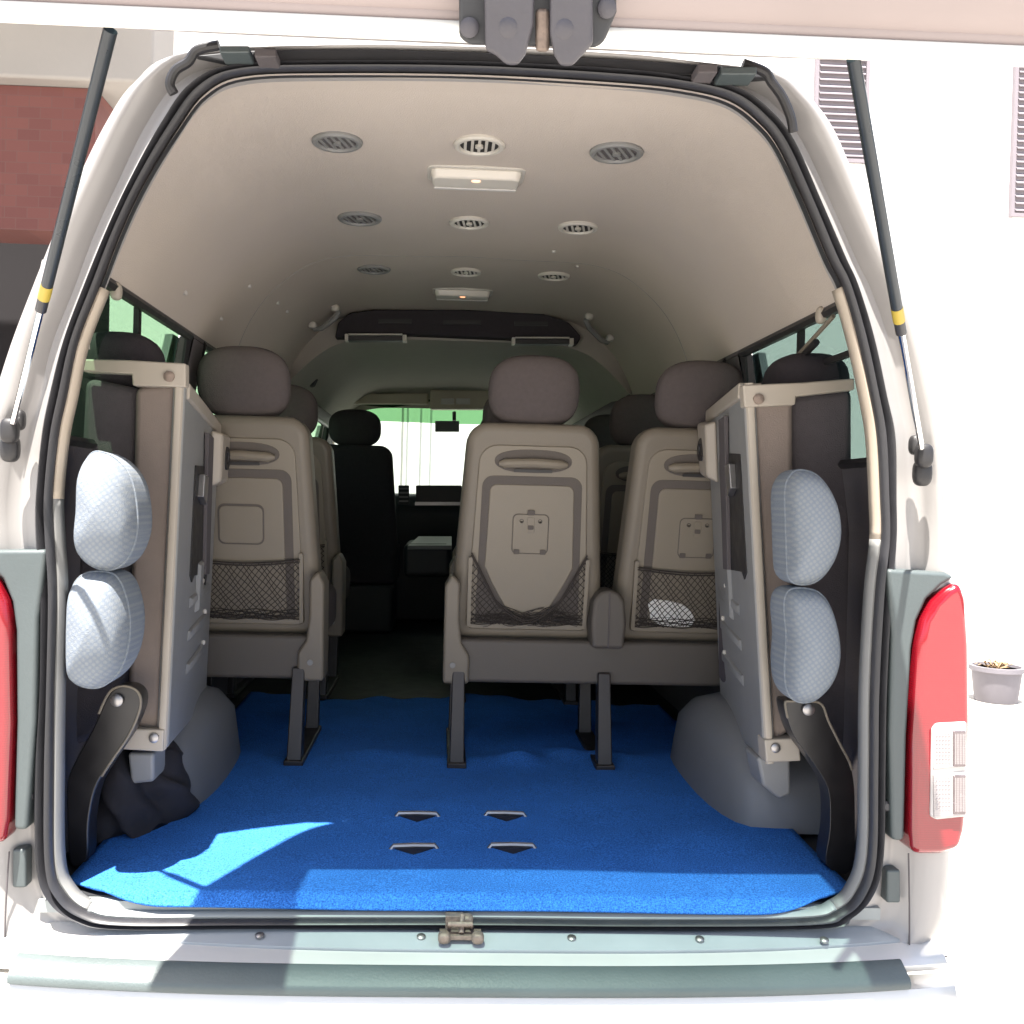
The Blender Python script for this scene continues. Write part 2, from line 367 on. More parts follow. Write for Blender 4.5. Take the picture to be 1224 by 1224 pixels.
# first section follows the seal so that no gap shows
def push(p):
    lo, hi = .5, 1.6
    ins = lambda t: abs(p.x*t) < HXW and (1.55+(p.z-1.55)*t) < hz(p.x*t)
    for _ in range(40):
        m_ = (lo+hi)/2
        if ins(m_): lo = m_
        else: hi = m_
    lo = max(lo, 1.004)
    return Vector((p.x*lo, 0, 1.55+(p.z-1.55)*lo))
ent = [r_in[i] for i in arc(13, 29)]; if_ = [push(p) for p in ent]
def esec(Y, t): return [Vector((p.x+(q.x-p.x)*t, Y, p.z+(q.z-p.z)*t)) for p, q in zip(ent, if_)]
lipr = off(r_in, .004*sgn, -.007)
rim = MB().loft([[lipr[i] for i in arc(13, 29)], esec(.014,.08), esec(.03,.55), esec(.06,.9), esec(.11,1.003)], closed=False)
HL.loft([hsec(.105), hsec(.5), hsec(1.2), hsec(2.0), hsec(2.28,1,-.004)], closed=False)
headliner = HL.build('headliner', m_head, van, ang=50); rim.build('headliner_rim', m_head, headliner, ang=60)

# seam welt across the ceiling
seam = MB().tube([Vector((p.x*.999, 1.36, p.z)) for p in hprof], .0008, 5); seam.build('seam', m_greytrim, headliner)

# air duct: dark recess facing the rear with an lip, slots and two louvres
def pxbar(px0, px1, py0, py1, Y, th): 
    return [at(px0,py1,Y), at(px1,py1,Y), at(px1,py0,Y), at(px0,py0,Y)], [at(px0,py1,Y)+Vector((0,th,0)), at(px1,py1,Y)+Vector((0,th,0)), at(px1,py0,Y)+Vector((0,th,0)), at(px0,py0,Y)+Vector((0,th,0))]
duct_px = [(400,404),(404,385),(418,374),(445,370),(560,370),(650,375),(680,385),(695,402),(690,412),(610,405),(490,400)]
ol = [at(x,y,2.20) for x, y in duct_px]
d_ = MB().prism(ol, [p+Vector((0,.10,0)) for p in ol]); duct = d_.build('overhead_duct', m_darkfab, van, bevel=.008)
for a, c in ((452,492),(530,575),(615,655)):
    yy = 381+(a-452)*.02; q = MB().hexa(*pxbar(a,c,yy,yy+5,2.192,.006)); q.build('duct_slot', m_black, duct)
for a, c, y0 in ((412,486,401),(612,686,405)):
    q = MB().hexa(*pxbar(a,c,y0,y0+6,2.17,.05)); g = q.build('duct_louvre', m_black, duct, bevel=.003)
    e = MB().hexa(*pxbar(a,a+4,y0-2,y0+6,2.165,.05)); e.hexa(*pxbar(c-5,c,y0-1,y0+7,2.165,.05)); e.hexa(*pxbar(a+4,c-5,y0-2.5,y0-.6,2.166,.05)); e.build('louvre_frame', m_ventring, g, bevel=.002)
# bulkhead: full ring closing the step between the high cabin and the cab ceiling
cabz = [(-.70,1.80),(-.60,1.90),(-.50,1.965),(-.36,1.99),(0,1.995),(.36,1.99),(.50,1.965),(.60,1.90),(.70,1.80)]
cab = catmull([Vector((x,0,z)) for x, z in cabz], 4, False); n = len(cab)
ups = [Vector((-HXW+1.47*i/(n-1), 0, hz(-HXW+1.47*i/(n-1)))) for i in range(n)]
bk = MB().loft([[p+Vector((0,2.27,0)) for p in ups], [p+Vector((0,2.25,0)) for p in cab], [Vector((p.x*.99,2.40,p.z-.012)) for p in cab], [Vector((p.x*.97,2.55,p.z-.004)) for p in cab],
               [Vector((p.x*.98,3.5,1.80+(p.z-1.80)*.99)) for p in cab], [Vector((p.x*.98,4.06,1.80+(p.z-1.80)*.96)) for p in cab], [Vector((p.x*.98,4.12,1.80+(p.z-1.80)*.80)) for p in cab], [Vector((p.x*.98,4.13,1.80+(p.z-1.80)*.46)) for p in cab]], closed=False)
bk.build('cab_ceiling', mat('cab_ceiling_fabric', (.36,.335,.30), .95, 0, .06, 14, .25, 420, spec=.1), van, ang=50)
# sun visors, overhead console
for a, c in ((386,512),(615,705)):
    q = MB().hexa(*pxbar(a,c,470 if a<500 else 474,483 if a<500 else 488,4.02,.03)); q.build('sun_visor', m_beige, van, bevel=.01, seg=3)
q = MB().hexa(*pxbar(514,600,466,489,3.98,.08)); con = q.build('overhead_console', m_beige, van, bevel=.012, seg=3)
for a, c in ((527,543),(545,562)):
    q = MB().hexa(*pxbar(a,c,476,483,3.965,.02)); q.build('map_lamp', m_white, con, bevel=.004)
q = MB().tube([at(543,492,4.0), at(543,503,3.99)], .012, 8); q.hexa(*pxbar(520,549,503,516,3.96,.03)); q.build('rear_view_mirror', m_mirror, van, bevel=.011, seg=4)

# ceiling vents and dome lamps ------------------------------------------
def on_head(px, py):
    d = ray(px, py); lo, hi = .5, 8.
    for _ in range(50):
        t = (lo+hi)/2; p = CAM+d*t
        if p.z > hz(p.x): hi = t
        else: lo = t
    return CAM+d*lo
def hnormal(x):
    s = (hz(x+.01)-hz(x-.01))/.02; return Vector((s,0,-1)).normalized()
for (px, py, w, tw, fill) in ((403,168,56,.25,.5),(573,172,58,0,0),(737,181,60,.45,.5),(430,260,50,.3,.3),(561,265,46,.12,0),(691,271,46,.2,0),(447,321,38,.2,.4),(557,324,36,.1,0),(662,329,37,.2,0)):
    p = on_head(px, py); dist = (p-CAM).length; rad = w*dist/FPX/2; nn = hnormal(p.x)
    e1 = nn.orthogonal().normalized(); e1 = (Vector((1,0,0))-nn*nn.x).normalized(); e2 = nn.cross(e1)
    q = MB().lathe(p-nn*.001, nn, [(rad,-.002),(rad,.006),(rad*.93,.010),(rad*.80,.010),(rad*.74,.004),(rad*.72,-.002)], 32)
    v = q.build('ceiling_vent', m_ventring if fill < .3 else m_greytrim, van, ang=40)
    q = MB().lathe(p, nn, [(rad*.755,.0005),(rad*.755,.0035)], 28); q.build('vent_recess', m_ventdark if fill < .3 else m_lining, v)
    q = MB(); ca, sa = math.cos(tw), math.sin(tw); a1 = e1*ca+e2*sa; a2 = e2*ca-e1*sa
    for k in (-2,-1,0,1,2):
        o = k*rad*.27; L = math.sqrt(max(0,(rad*.72)**2-o*o))*.97; c = p+a1*o+nn*.0048
        h1 = a1*rad*.055; q.hexa([c-h1-a2*L-nn*.0016, c+h1-a2*L-nn*.0016, c+h1+a2*L-nn*.0016, c-h1+a2*L-nn*.0016], [c-h1-a2*L+nn*.0016, c+h1-a2*L+nn*.0016, c+h1+a2*L+nn*.0016, c-h1+a2*L+nn*.0016])
    q.lathe(p+nn*.006, nn, [(rad*.16,-.003),(rad*.16,.003)], 12)
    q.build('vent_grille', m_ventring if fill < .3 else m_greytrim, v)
for (px, py, w, l) in ((569,207,110,.11),(553,348,70,.11)):
    p = on_head(px, py); dist = (p-CAM).length; hw = w*dist/FPX/2
    q = MB(); o1 = [Vector((p.x+x, p.y+y, p.z+.004)) for x, y in rrect(-hw,hw,-l/2,l/2,.02)]; o2 = [Vector((v.x,v.y,v.z-.010)) for v in o1]
    q.prism(o2, o1); dl = q.build('dome_lamp', m_ventring, van, bevel=.003)
    o1 = [Vector((p.x+x, p.y+y, p.z-.004)) for x, y in rrect(-hw*.93,hw*.93,-l*.42,l*.42,.018)]; o2 = [Vector((p.x+(v.x-p.x)*.95, p.y+(v.y-p.y)*.8, v.z-.022)) for v in o1]
    MB().prism(o2, o1).build('lamp_lens', m_dome, dl, bevel=.006, seg=3)
    MB().superell((p.x, p.y-l*.20, p.z-.024), hw*.10, .008, .005).build('bulb', m_bulb, dl)
    MB().box(p.x-hw*.86, p.x+hw*.86, p.y+l*.30, p.y+l*.42, p.z-.028, p.z-.004).build('lamp_rim', m_white, dl, bevel=.003)
# grab handles near the front of the ceiling
for a, c in (((706,376),(731,402)),((372,386),(399,366))):
    A, B = on_head(*a), on_head(*c); nn = hnormal((A.x+B.x)/2)
    q = MB().tube([A, A+nn*.03, A.lerp(B,.2)+nn*.04, A.lerp(B,.8)+nn*.04, B+nn*.03, B], .011, 8); gh = q.build('grab_handle', m_greytrim, van)
    for e_ in (A, B): MB().superell(e_+nn*.01, .016,.020,.014).build('handle_mount', m_ventring, gh)
# small clips and coat hooks
for px, py in ((298,342),(221,350),(264,381),(332,362),(343,372),(662,300),(690,318)):
    p = on_head(px, py); MB().superell(p, .006,.008,.006).build('trim_clip', m_white, headliner)

# cabin side walls -------------------------------------------------------
WT = [(.13,.84),(.98,1.9),(2.02,3.0),(3.14,4.0)]           # window spans along the van
WZ0, WZ1 = 1.44, 1.755
def xw(z): return .80 if z < 1.3 else .80-(z-1.3)/(1.755-1.3)*.072
for sg in (-1, 1):
    q = MB()
    def wall(y0, y1, z0, z1): 
        a = [(sg*xw(z0),y0,z0),(sg*xw(z0),y1,z0),(sg*xw(z1),y1,z1),(sg*xw(z1),y0,z1)]; q.hexa(a, [(v[0]+sg*.03,v[1],v[2]) for v in a])
    wall(.03,4.3,FZ-.05,1.0); wall(.03,4.3,1.0,1.3); wall(.03,4.3,1.3,WZ0)
    wall(.03,4.3,WZ1+.002,1.83)
    cuts = [.03]+[c for w in WT for c in w]+[4.3]
    for i in range(0, len(cuts), 2): wall(cuts[i], cuts[i+1], WZ0, WZ1)
    side = q.build('side_lining', m_lining, van)
    for (a, c) in WT:
        g = MB(); x0, x1 = sg*(xw(WZ0)+.034), sg*(xw(WZ1)+.034)
        g.hexa([(x0,a-.01,WZ0-.01),(x0,c+.01,WZ0-.01),(x1,c+.01,WZ1+.01),(x1,a-.01,WZ1+.01)], [(x0+sg*.004,a-.01,WZ0-.01),(x0+sg*.004,c+.01,WZ0-.01),(x1+sg*.004,c+.01,WZ1+.01),(x1+sg*.004,a-.01,WZ1+.01)])
        win = g.build('side_window', m_glass_side if sg < 0 else m_glass_dark, van)
        fr = MB(); P4 = [Vector((x0-sg*.03,a,WZ0)), Vector((x0-sg*.03,c,WZ0)), Vector((x1-sg*.03,c,WZ1)), Vector((x1-sg*.03,a,WZ1))]
        fr.tube(P4, .012, 6, closed=True); fr.build('window_rubber', m_black, win)
        if a < .4: 
            sl = MB().box(sg*.755-.006, sg*.755+.006, a, c, 1.655, 1.667) if sg > 0 else MB(); sl.box(sg*.75-.006, sg*.75+.006, .45,.47,WZ0,WZ1); sl.build('sliding_rail', m_black, win)
# beige coat hooks above the rear windows
for px, py in ((139,349),(982,378)):
    p = on_head(px, py-8); MB().superell(p+Vector((0,0,-.012)), .011,.014,.018).build('coat_hook', m_bracket, van)
# belt and slanted rod by the right rear window
MB().tube([Vector((.725,.30,1.70)), Vector((.705,.62,1.60)), Vector((.700,.78,1.575))], .008, 6).build('belt_guide', m_black, van)
MB().tube([Vector((HXW,.22,1.74)), Vector((.70,.55,1.62))], .005, 6).build('window_stay', m_shell, van)
# forward pillar and panel with a pale bar, left
q = MB(); P = [at(322,384,2.6), at(357,420,2.6), at(350,452,2.6), at(300,452,2.6)]; 
q.prism(P, [p+Vector((-.02,.05,0)) for p in P]); q.build('pillar_panel', mat('greenish_panel', (.30,.335,.30), .35, 0, .3, 12), van)
q = MB().tube([at(324,380,2.58), at(358,419,2.58)], .010, 8); q.build('pillar_bar', m_metal, van)
P = [at(356,417,2.55), at(392,424,2.55), at(374,462,2.55), at(342,458,2.55)]
MB().prism(P, [p+Vector((0,.06,0)) for p in P]).build('pillar_cover', m_darkfab, van, bevel=.01)

# floor pan, wheel housings, floor anchors
MB().box(-.80,.80,.03,4.4,FZ-.06,FZ-.006).build('shade_floor_pan', m_dash, van)  # near-black stands in for the deep shade past the carpet's end
for sg in (-1, 1):
    q = MB(); y0, y1 = .30, 1.30; prof = []
    rings = []
    for k in range(13):
        a = math.pi*k/12; y = .74-.36*math.cos(a); h = .23*math.sin(a)**.62+.002; w_ = .5+.5*math.sin(a)**.5
        rings.append([Vector((sg*.80,y,FZ-.02)), Vector((sg*.80,y,FZ+h)), Vector((sg*(.80-.08*w_),y,FZ+h)), Vector((sg*(.80-.15*w_),y,FZ+h*.93)), Vector((sg*(.80-.19*w_),y,FZ+h*.72)), Vector((sg*(.80-.215*w_),y,FZ-.02))])
    q.loft(rings, closed=False); q.build('wheel_housing', mat('housing_plastic', (.16,.165,.175), .5, 0, .08, 8, .1, 300), van, ang=50)
MB().box(-.765,.765,.012,.20,FZ-.03,FZ-.0085).build('sill_plate', m_silltrim, van)
# outer shell: roof, sides, nose
q = MB(); up = [i for i in arc(15, 28)]
o0 = [r_body[i] for i in up]
def sh(p, Y, dx=0, dz=0): return Vector((p.x+math.copysign(dx, p.x)*min(1,abs(p.x)/.3), Y, p.z+dz))
q.loft([[sh(p,.06) for p in o0], [sh(p,.30,.05,.03) for p in o0], [sh(p,1.0,.08,.05) for p in o0], [sh(p,3.6,.08,.05) for p in o0], [sh(p,4.15,.06,-.16+.0) if p.z > 1.9 else sh(p,4.15,.06) for p in o0]], closed=False)
q.build('roof', m_paint, van, ang=50, solid=.004)
for sg, ia, ib in ((-1, 3, 12), (1, 32, 40)):
    q = MB(); idx = arc(ia, ib); lo = [r_body[i] for i in idx]
    zs = [p for p in lo if p.z <= WZ0+.02]
    xs = sg*.905
    if sg < 0: zs = zs
    q.loft([[Vector((p.x,.06,p.z)) for p in zs], [Vector((p.x+(xs-p.x)*.7,.12,p.z)) for p in zs], [Vector((xs,.5,p.z)) for p in zs], [Vector((xs,4.4,p.z)) for p in zs]], closed=False)
    q.build('body_side', m_paint, van, ang=50, solid=.004)
    cp = [r_body[i] for i in (arc(11,15) if sg < 0 else arc(28,32))]
    MB().loft([[Vector((p.x,.058,p.z)) for p in cp], [Vector((p.x+sg*.018,.09,p.z)) for p in cp], [Vector((p.x+sg*.022,.15,p.z)) for p in cp]], closed=False).build('corner_panel', m_paint, van, ang=50, solid=.004)
    # window pillars outside
    cuts = [.05]+[c for w in WT for c in w]+[4.3]
    for i in range(0, len(cuts), 2):
        y0, y1 = cuts[i], cuts[i+1]
        a = [(sg*.845,y0,WZ0),(sg*.845,y1,WZ0),(sg*.775,y1,1.76),(sg*.775,y0,1.76)]
        MB().hexa(a, [(v[0]+sg*.02,v[1],v[2]) for v in a]).build('window_pillar', m_paint, van)
q = MB().loft([[(-.88,4.5,.4),(0,4.9,.4),(.88,4.5,.4)],[(-.88,4.6,.95),(0,4.95,.95),(.88,4.6,.95)],[(-.82,4.5,1.36),(0,4.82,1.38),(.82,4.5,1.36)]], closed=False); q.build('nose_panel', m_paint, van, solid=.01)
# windscreen with a green shade band, dash
def wsc(t, k): return [Vector((x*(.72+.08*t), 4.12+.55*t+(.06 if abs(x) < .5 else 0), 1.90-.52*t)) for x in (-1,-.5,0,.5,1)]
scr = MB().loft([wsc(.17,0), wsc(.5,0), wsc(1,0)], closed=False).build('windscreen', m_glass_front, van)
MB().loft([wsc(-.08,0), wsc(.06,0), wsc(.17,0)], closed=False).build('shade_band', m_glass_band, scr)
for sg in (-1,1):
    MB().tube([(sg*.72,4.12,1.90),(sg*.82,4.66,1.36)], .03, 8).build('front_pillar', m_beige, van)
q = MB().prism([(-.78,4.0,FZ),(-.78,3.95,1.28),(-.78,4.02,1.37),(-.78,4.62,1.38),(-.78,4.62,FZ)], [(.78,4.0,FZ),(.78,3.95,1.28),(.78,4.02,1.37),(.78,4.62,1.38),(.78,4.62,FZ)]); dash = q.build('dashboard', m_dash, van, bevel=.03, seg=3)
q = MB().hexa(*pxbar(497,552,580,602,3.93,.04)); sc_ = q.build('dash_screen', m_black, dash, bevel=.006); MB().hexa(*pxbar(496,552,600,604,3.92,.04)).build('screen_trim', m_metal, sc_)
q = MB().hexa(*pxbar(476,489,580,603,3.93,.04)); vn = q.build('dash_vent', m_dash, dash, bevel=.004); l_ = MB()
for k in range(4): l_.hexa(*pxbar(477,488,583+k*5,585+k*5,3.922,.02))
l_.build('vent_slat', m_greytrim, vn)
q = MB().hexa(*pxbar(482,540,650,690,3.1,.5)); cb = q.build('centre_console', m_dash, van, bevel=.03, seg=3)
q = MB().prism([at(487,657,3.08),at(540,657,3.08),at(540,646,3.4),at(500,645,3.4)], [at(487,652,3.08),at(540,652,3.08),at(540,641,3.4),at(500,641,3.4)]); q.build('console_tray', m_greytrim, cb, bevel=.004)

# rear lamp clusters -----------------------------------------------------
def lamp(side):
    L = thing_l = None
    ox = [(1094,770),(1100,740),(1112,718),(1128,703),(1144,694),(1151,715),(1155,770),(1156,858),(1155,940),(1150,990),(1144,1012),(1120,1019),(1087,1019),(1085,990),(1087,880)]
    bz = [(1060,680),(1130,684),(1142,690),(1125,700),(1108,716),(1096,742),(1090,775),(1084,880),(1081,1005),(1066,1005),(1063,880),(1066,760)]
    cl = [(1108,868),(1113,862),(1149,860),(1150,972),(1113,976),(1106,972)]
    def cv(px, py, Y):
        p = at(px, py, -.02); p.y = Y
        if side < 0: p.x = -p.x-.006
        return p
    def pr(o, y0, y1, nm, m, par, bev=.006):
        a = [cv(x,y,y0) for x, y in o]; c = [cv(x,y,y1) for x, y in o]
        return MB().prism(a, c).build(nm, m, par, bevel=bev, seg=3)
    base = pr(ox, -.035, .14, 'tail_light', m_red, van, .014)
    pr(bz, -.022, .03, 'lamp_bezel', m_bezel, base, .008)
    c1 = pr(cl, -.040, -.030, 'clear_lens', m_white, base, .004)
    pr([(1108,870),(1147,867),(1147,912),(1108,916)], -.043, -.039, 'reversing_lens', m_clear, base, .002)
    pr([(1108,922),(1147,918),(1147,970),(1109,973)], -.043, -.039, 'indicator_lens', m_clear, base, .002)
    for y0, y1 in ((870,912),(922,968)):
        pr([(1131,y0),(1146,y0),(1146,y1),(1131,y1)], -.0455, -.042, 'lamp_reflector', m_reflector, base, .002)
        q = MB()
        for k in range(5):
            for j in range(8):
                xx = 1111+k*3.6; yy = y0+3+j*(y1-y0-6)/8; hh = (y1-y0-6)/8*.62
                a = [cv(xx,yy,-.0442), cv(xx+2.1,yy,-.0442), cv(xx+1.05,yy+hh,-.0452), cv(xx,yy+hh,-.0436)]
                q.prism(a, [v+Vector((0,.002,0)) for v in a])
        q.build('lens_prism', m_clear, base)
        q = MB()
        for k in range(7):
            xx = 1133+k*1.8; a = [cv(xx,y0+3,-.046), cv(xx+.7,y0+3,-.046), cv(xx+.7,y1-3,-.046), cv(xx,y1-3,-.046)]
            q.prism(a, [v+Vector((0,.002,0)) for v in a])
        q.build('lens_flute', m_clear, base)
    return base
lamp(1); lamp(-1)
# bolts and stops on the frame
for px, py, rpx in ((1068,751,6),(1057,962,6),(40,728,5),(36,950,5)):
    p = at(px, py, 0); MB().lathe(p+Vector((0,.02,0)), (0,-1,0), [(.010,0),(.010,.03),(.006,.034),(0.0,.034)], 12).build('rubber_stop', m_rubber, van)
for x, y0, y1 in ((1068,1040,1080),(22,1015,1062)):
    P = [at(x-8,y0,-.003), at(x+9,y0,-.003), at(x+9,y1,-.003), at(x-8,y1,-.003)]; MB().prism(P,[p+Vector((0,.03,0)) for p in P]).build('frame_stop', m_bezel, van, bevel=.005)

for pl in ([(1086,1020),(1087,1080),(1087,1147)], [(11,1018),(7,1080),(5,1142)], [(1087,1148),(1110,1148),(1132,1143)]):
    MB().tube(catmull([at(x,y,-.012) for x, y in pl],4,False), .0016, 6).build('panel_gap', m_lining, van)
# bumper -----------------------------------------------------------------
def bx(px, Y): return at(px, 1150, Y).x
def brow(pts, xa, xb, nseg=24):
    rows = []
    for (y, z) in pts:
        rows.append([Vector((xa+(xb-xa)*i/nseg, y+.05*abs(2*i/nseg-1)**3, z)) for i in range(nseg+1)])
    return rows
xl, xr = -.86, .86
q = MB().loft(brow([(.03,.572),(-.012,.566),(-.040,.556),(-.088,.549),(-.10,.54),(-.10,.53)], xl, xr), closed=False); bump = q.build('bumper', m_paint, van, ang=50, solid=.003)
q = MB().loft(brow([(-.085,.515),(-.128,.512),(-.140,.49),(-.140,.34),(-.12,.28),(.1,.27)], xl, xr), closed=False); q.build('bumper_face', m_paint, bump, ang=50, solid=.003)
q = MB(); pts = [(-.086,.546),(-.094,.551),(-.100,.5515),(-.112,.546),(-.134,.535),(-.139,.528),(-.138,.519),(-.128,.513),(-.090,.513)]
xl2, xr2 = at(6,1170,-.11).x, at(1092,1170,-.11).x
q.loft([[Vector((x, y+.05*abs(x/.86)**3, z)) for y, z in pts] for x in [xl2, xl2+.006]+[xl2+.02+(xr2-xl2-.04)*i/20 for i in range(21)]+[xr2-.006, xr2]], True, True)
q.build('bumper_pad', m_pad, bump, ang=50)
q = MB().loft(brow([(.0,.5755),(-.018,.5705),(-.038,.5645),(-.055,.5600),(-.056,.554)], at(92,1138,-.03).x, at(1083,1138,-.03).x), closed=False); stp = q.build('step_strip', m_strip, bump, ang=50, solid=.002)
for px in (310,503,683,836,985):
    p = at(px, 1137, -.028); p.z = .5695; MB().lathe(p, (0,-.25,1), [(.008,-.002),(.008,.002),(.005,.004),(0,.004)], 12).build('strip_screw', m_metal, stp)
# rusty striker in the middle of the sill
q = MB(); c = at(548,1125,-.02)
q.box(c.x-.034,c.x+.040,-.046,.0,.572,.580); q.box(c.x-.024,c.x+.008,-.022,.012,.58,.604); q.tube([(c.x-.018,-.02,.585),(c.x-.018,-.040,.598),(c.x+.022,-.040,.598),(c.x+.022,-.02,.585)], .0045, 8)
q.tube([(c.x+.004,-.04,.582),(c.x+.006,-.02,.606)], .005, 8)
q.superell((c.x-.026,-.046,.577), .011,.011,.010); q.superell((c.x+.033,-.046,.577), .011,.011,.010); q.superell((c.x+.014,-.012,.592), .012,.012,.012)
q.build('striker_latch', m_rust, van, bevel=.002)

# tailgate ---------------------------------------------------------------
HZ, HY = 2.150, -.012
pd = Vector((0,-.907,-.4085)).normalized(); pn = Vector((0, pd.z, -pd.y)).normalized()   # along the plate, out of its upper side
if pn.z < 0: pn = -pn
cx = .004
TW = [(0,.40),(.03,.47),(.07,.53),(.14,.575),(.24,.615),(.36,.655),(.5,.70),(.7,.745),(.9,.765),(1.15,.77),(1.36,.76)]
tw = catmull([Vector((w,s,0)) for s, w in TW], 4, False)
def tp(x, s, h): return Vector((cx+x, HY, HZ))+pd*s+pn*h
def tslab(h0, h1, s0, s1, k0=1, k1=1):
    pts = [(p.x, p.y) for p in tw if s0 <= p.y <= s1]
    o = pts+[(-x, s) for x, s in reversed(pts)]
    return [tp(x*k0, s, h0) for x, s in o], [tp(x*k1, s, h1) for x, s in o]
SW0, SW1, WH = .30, .80, .50
q = MB()
# upper rail, side rails and lower door body round the window opening
pts = [(p.x, p.y) for p in tw]
def strip(sa, sb, xa, xb):
    pp = [(x, s) for x, s in pts if sa <= s <= sb]
    if xa is None:
        o = pp+[(-x, s) for x, s in reversed(pp)]; q.prism([tp(x,s,0) for x, s in o], [tp(x,s,.05) for x, s in o])
    else:
        for g in (-1,1):
            o = [(g*x, s) for x, s in pp]+[(g*xa, pp[-1][1]), (g*xa, pp[0][1])]; q.prism([tp(x,s,.0) for x, s in o], [tp(x,s,.05) for x, s in o])
i0 = min(pts, key=lambda t: abs(t[1]-SW0))[1]; i1 = min(pts, key=lambda t: abs(t[1]-SW1))[1]
strip(0, i0+1e-6, None, None); strip(i0-1e-6, i1+1e-6, WH, None); strip(i1-1e-6, 1.40, None, None)
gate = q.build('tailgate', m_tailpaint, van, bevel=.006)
MB().hexa([tp(-WH-.004,i0-.004,.022),tp(WH+.004,i0-.004,.022),tp(WH+.004,i1+.004,.022),tp(-WH-.004,i1+.004,.022)], [tp(-WH-.004,i0-.004,.027),tp(WH+.004,i0-.004,.027),tp(WH+.004,i1+.004,.027),tp(-WH-.004,i1+.004,.027)]).build('rear_window', m_glass_back, gate)
# thick lower end: the face turned to the viewer, its folded lip coloured paler to look lit
sE = 1.362
def endrows(prof): return [[tp(-.755+1.51*i/30, s, h) for i in range(31)] for s, h in prof]
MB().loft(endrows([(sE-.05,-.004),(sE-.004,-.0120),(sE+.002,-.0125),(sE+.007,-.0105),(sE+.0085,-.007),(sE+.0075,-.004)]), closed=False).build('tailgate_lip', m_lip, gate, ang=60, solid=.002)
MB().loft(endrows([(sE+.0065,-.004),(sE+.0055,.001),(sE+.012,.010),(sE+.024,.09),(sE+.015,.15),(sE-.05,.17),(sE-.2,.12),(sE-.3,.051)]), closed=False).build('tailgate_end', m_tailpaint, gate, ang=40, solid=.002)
# latch on the end face
def le(px, py, dy=0):
    # point of the end face's vertical-ish plane seen at this pixel
    o = tp(0, sE+.02+dy, 0); d = ray(px, py); t = (o-CAM).dot(pd)/d.dot(pd); return CAM+d*t
def lpr(o, d0, d1, nm, m, par, bev=.002):
    return MB().prism([le(x,y,d1) for x, y in o], [le(x,y,d0) for x, y in o]).build(nm, m, par, bevel=bev)
latch = lpr([(548,-60),(735,-60),(737,14),(722,50),(712,57),(560,53),(549,44)], -.004, .008, 'tailgate_latch', m_dash, gate)
m_lgrey = mat('latch_grey', (.05,.047,.055), .5, 0, .25, 60, .1, 200)
lpr([(578,-60),(640,-60),(638,30),(628,66),(619,78),(606,78),(592,66),(580,60)], .006, .018, 'latch_jaw', m_lgrey, latch)
lpr([(657,-60),(708,-60),(709,52),(700,62),(684,79),(670,79),(662,66),(657,40)], .006, .018, 'latch_jaw', m_lgrey, latch)
lpr([(640,10),(657,10),(657,62),(640,62)], .002, .010, 'latch_throat', m_rust, latch)
for x, y in ((561,33),(607,33),(674,35),(725,10)):
    p = le(x, y, .016 if 590 < x < 700 else .008); MB().lathe(p, pd, [(.0046,0),(.0046,.002),(.003,.003),(0,.003)], 14).build('latch_bolt', m_lgrey, latch)
# hinges, wash of the underside
for a, c, y0, y1 in ((262,298,54,63),(304,330,57,68),(834,858,75,87),(862,905,79,89)):
    q = MB().hexa(*pxbar(a,c,y0,y1,-.06,.05)); q.build('hinge_plate', m_lining if a in (304,834) else m_bezel, gate, bevel=.003)
for pl in ([(208,112),(203,100),(210,84),(225,74),(236,60),(262,54)], [(948,158),(945,140),(935,116),(922,98),(914,86),(888,76)]):
    pp = [at(x,y,-.02-.02*k/5) for k, (x,y) in enumerate(pl)]; MB().tube(catmull(pp,6,False), .0085, 10).build('hinge_arm', m_black, gate)

P = [at(x,y,-.012) for x, y in ((232,66),(292,60),(430,58),(573,62),(746,71),(880,80),(925,92),(880,95),(746,85),(573,76),(430,74),(292,78))]
MB().prism(P, [p+Vector((0,.018,0)) for p in P]).build('hinge_rail', m_dash, gate, bevel=.003)
# gas struts ---------------------------------------------------------------
def strut(b0, ye, tubeend, Yt, flip):
    A = at(*b0, -.03); T = at(*tubeend, Yt)
    def on(px_, py_):   # nearest param along the strut by image height
        lo, hi = 0., 1.
        for _ in range(40):
            m_ = (lo+hi)/2; p = A.lerp(T, m_); d = p-CAM; yy = PY-FPX*(d.dot(uu)/d.dot(f))
            if yy > py_: lo = m_
            else: hi = m_
        return A.lerp(T, lo)
    E = on(0, ye); Rr = on(0, ye+14); Y2 = on(0, ye-16)
    rod = MB().tube([A, Rr], .0052, 10).build('gas_strut', m_chrome, van)
    MB().tube([Rr, E], .0085, 12).build('strut_collar', m_rubber, rod)
    MB().tube([E, Y2], .0092, 12).build('strut_label', m_yellow, rod)
    MB().tube([Y2, T], .0088, 12).build('strut_cylinder', mat('strut_black', (.03,.036,.042), .3, .2, .1, 20), rod)
    q = MB(); q.superell(A+Vector((0,-.004,.0)), .015,.014,.022); q.superell(A+Vector((.004*flip,.008,-.03)), .016,.014,.024); q.superell(A+Vector((-.008*flip,.012,.02)),.011,.012,.018)
    q.build('strut_socket', m_black, rod)
strut((1103,545), 384, (1020,70), -.50, 1)
strut((13,515), 357, (132,36), -.50, -1)
MB().tube([at(14,512,.0), at(42,400,.0), at(55,360,.0)], .0012, 6).build('washer_wire', m_black, van)

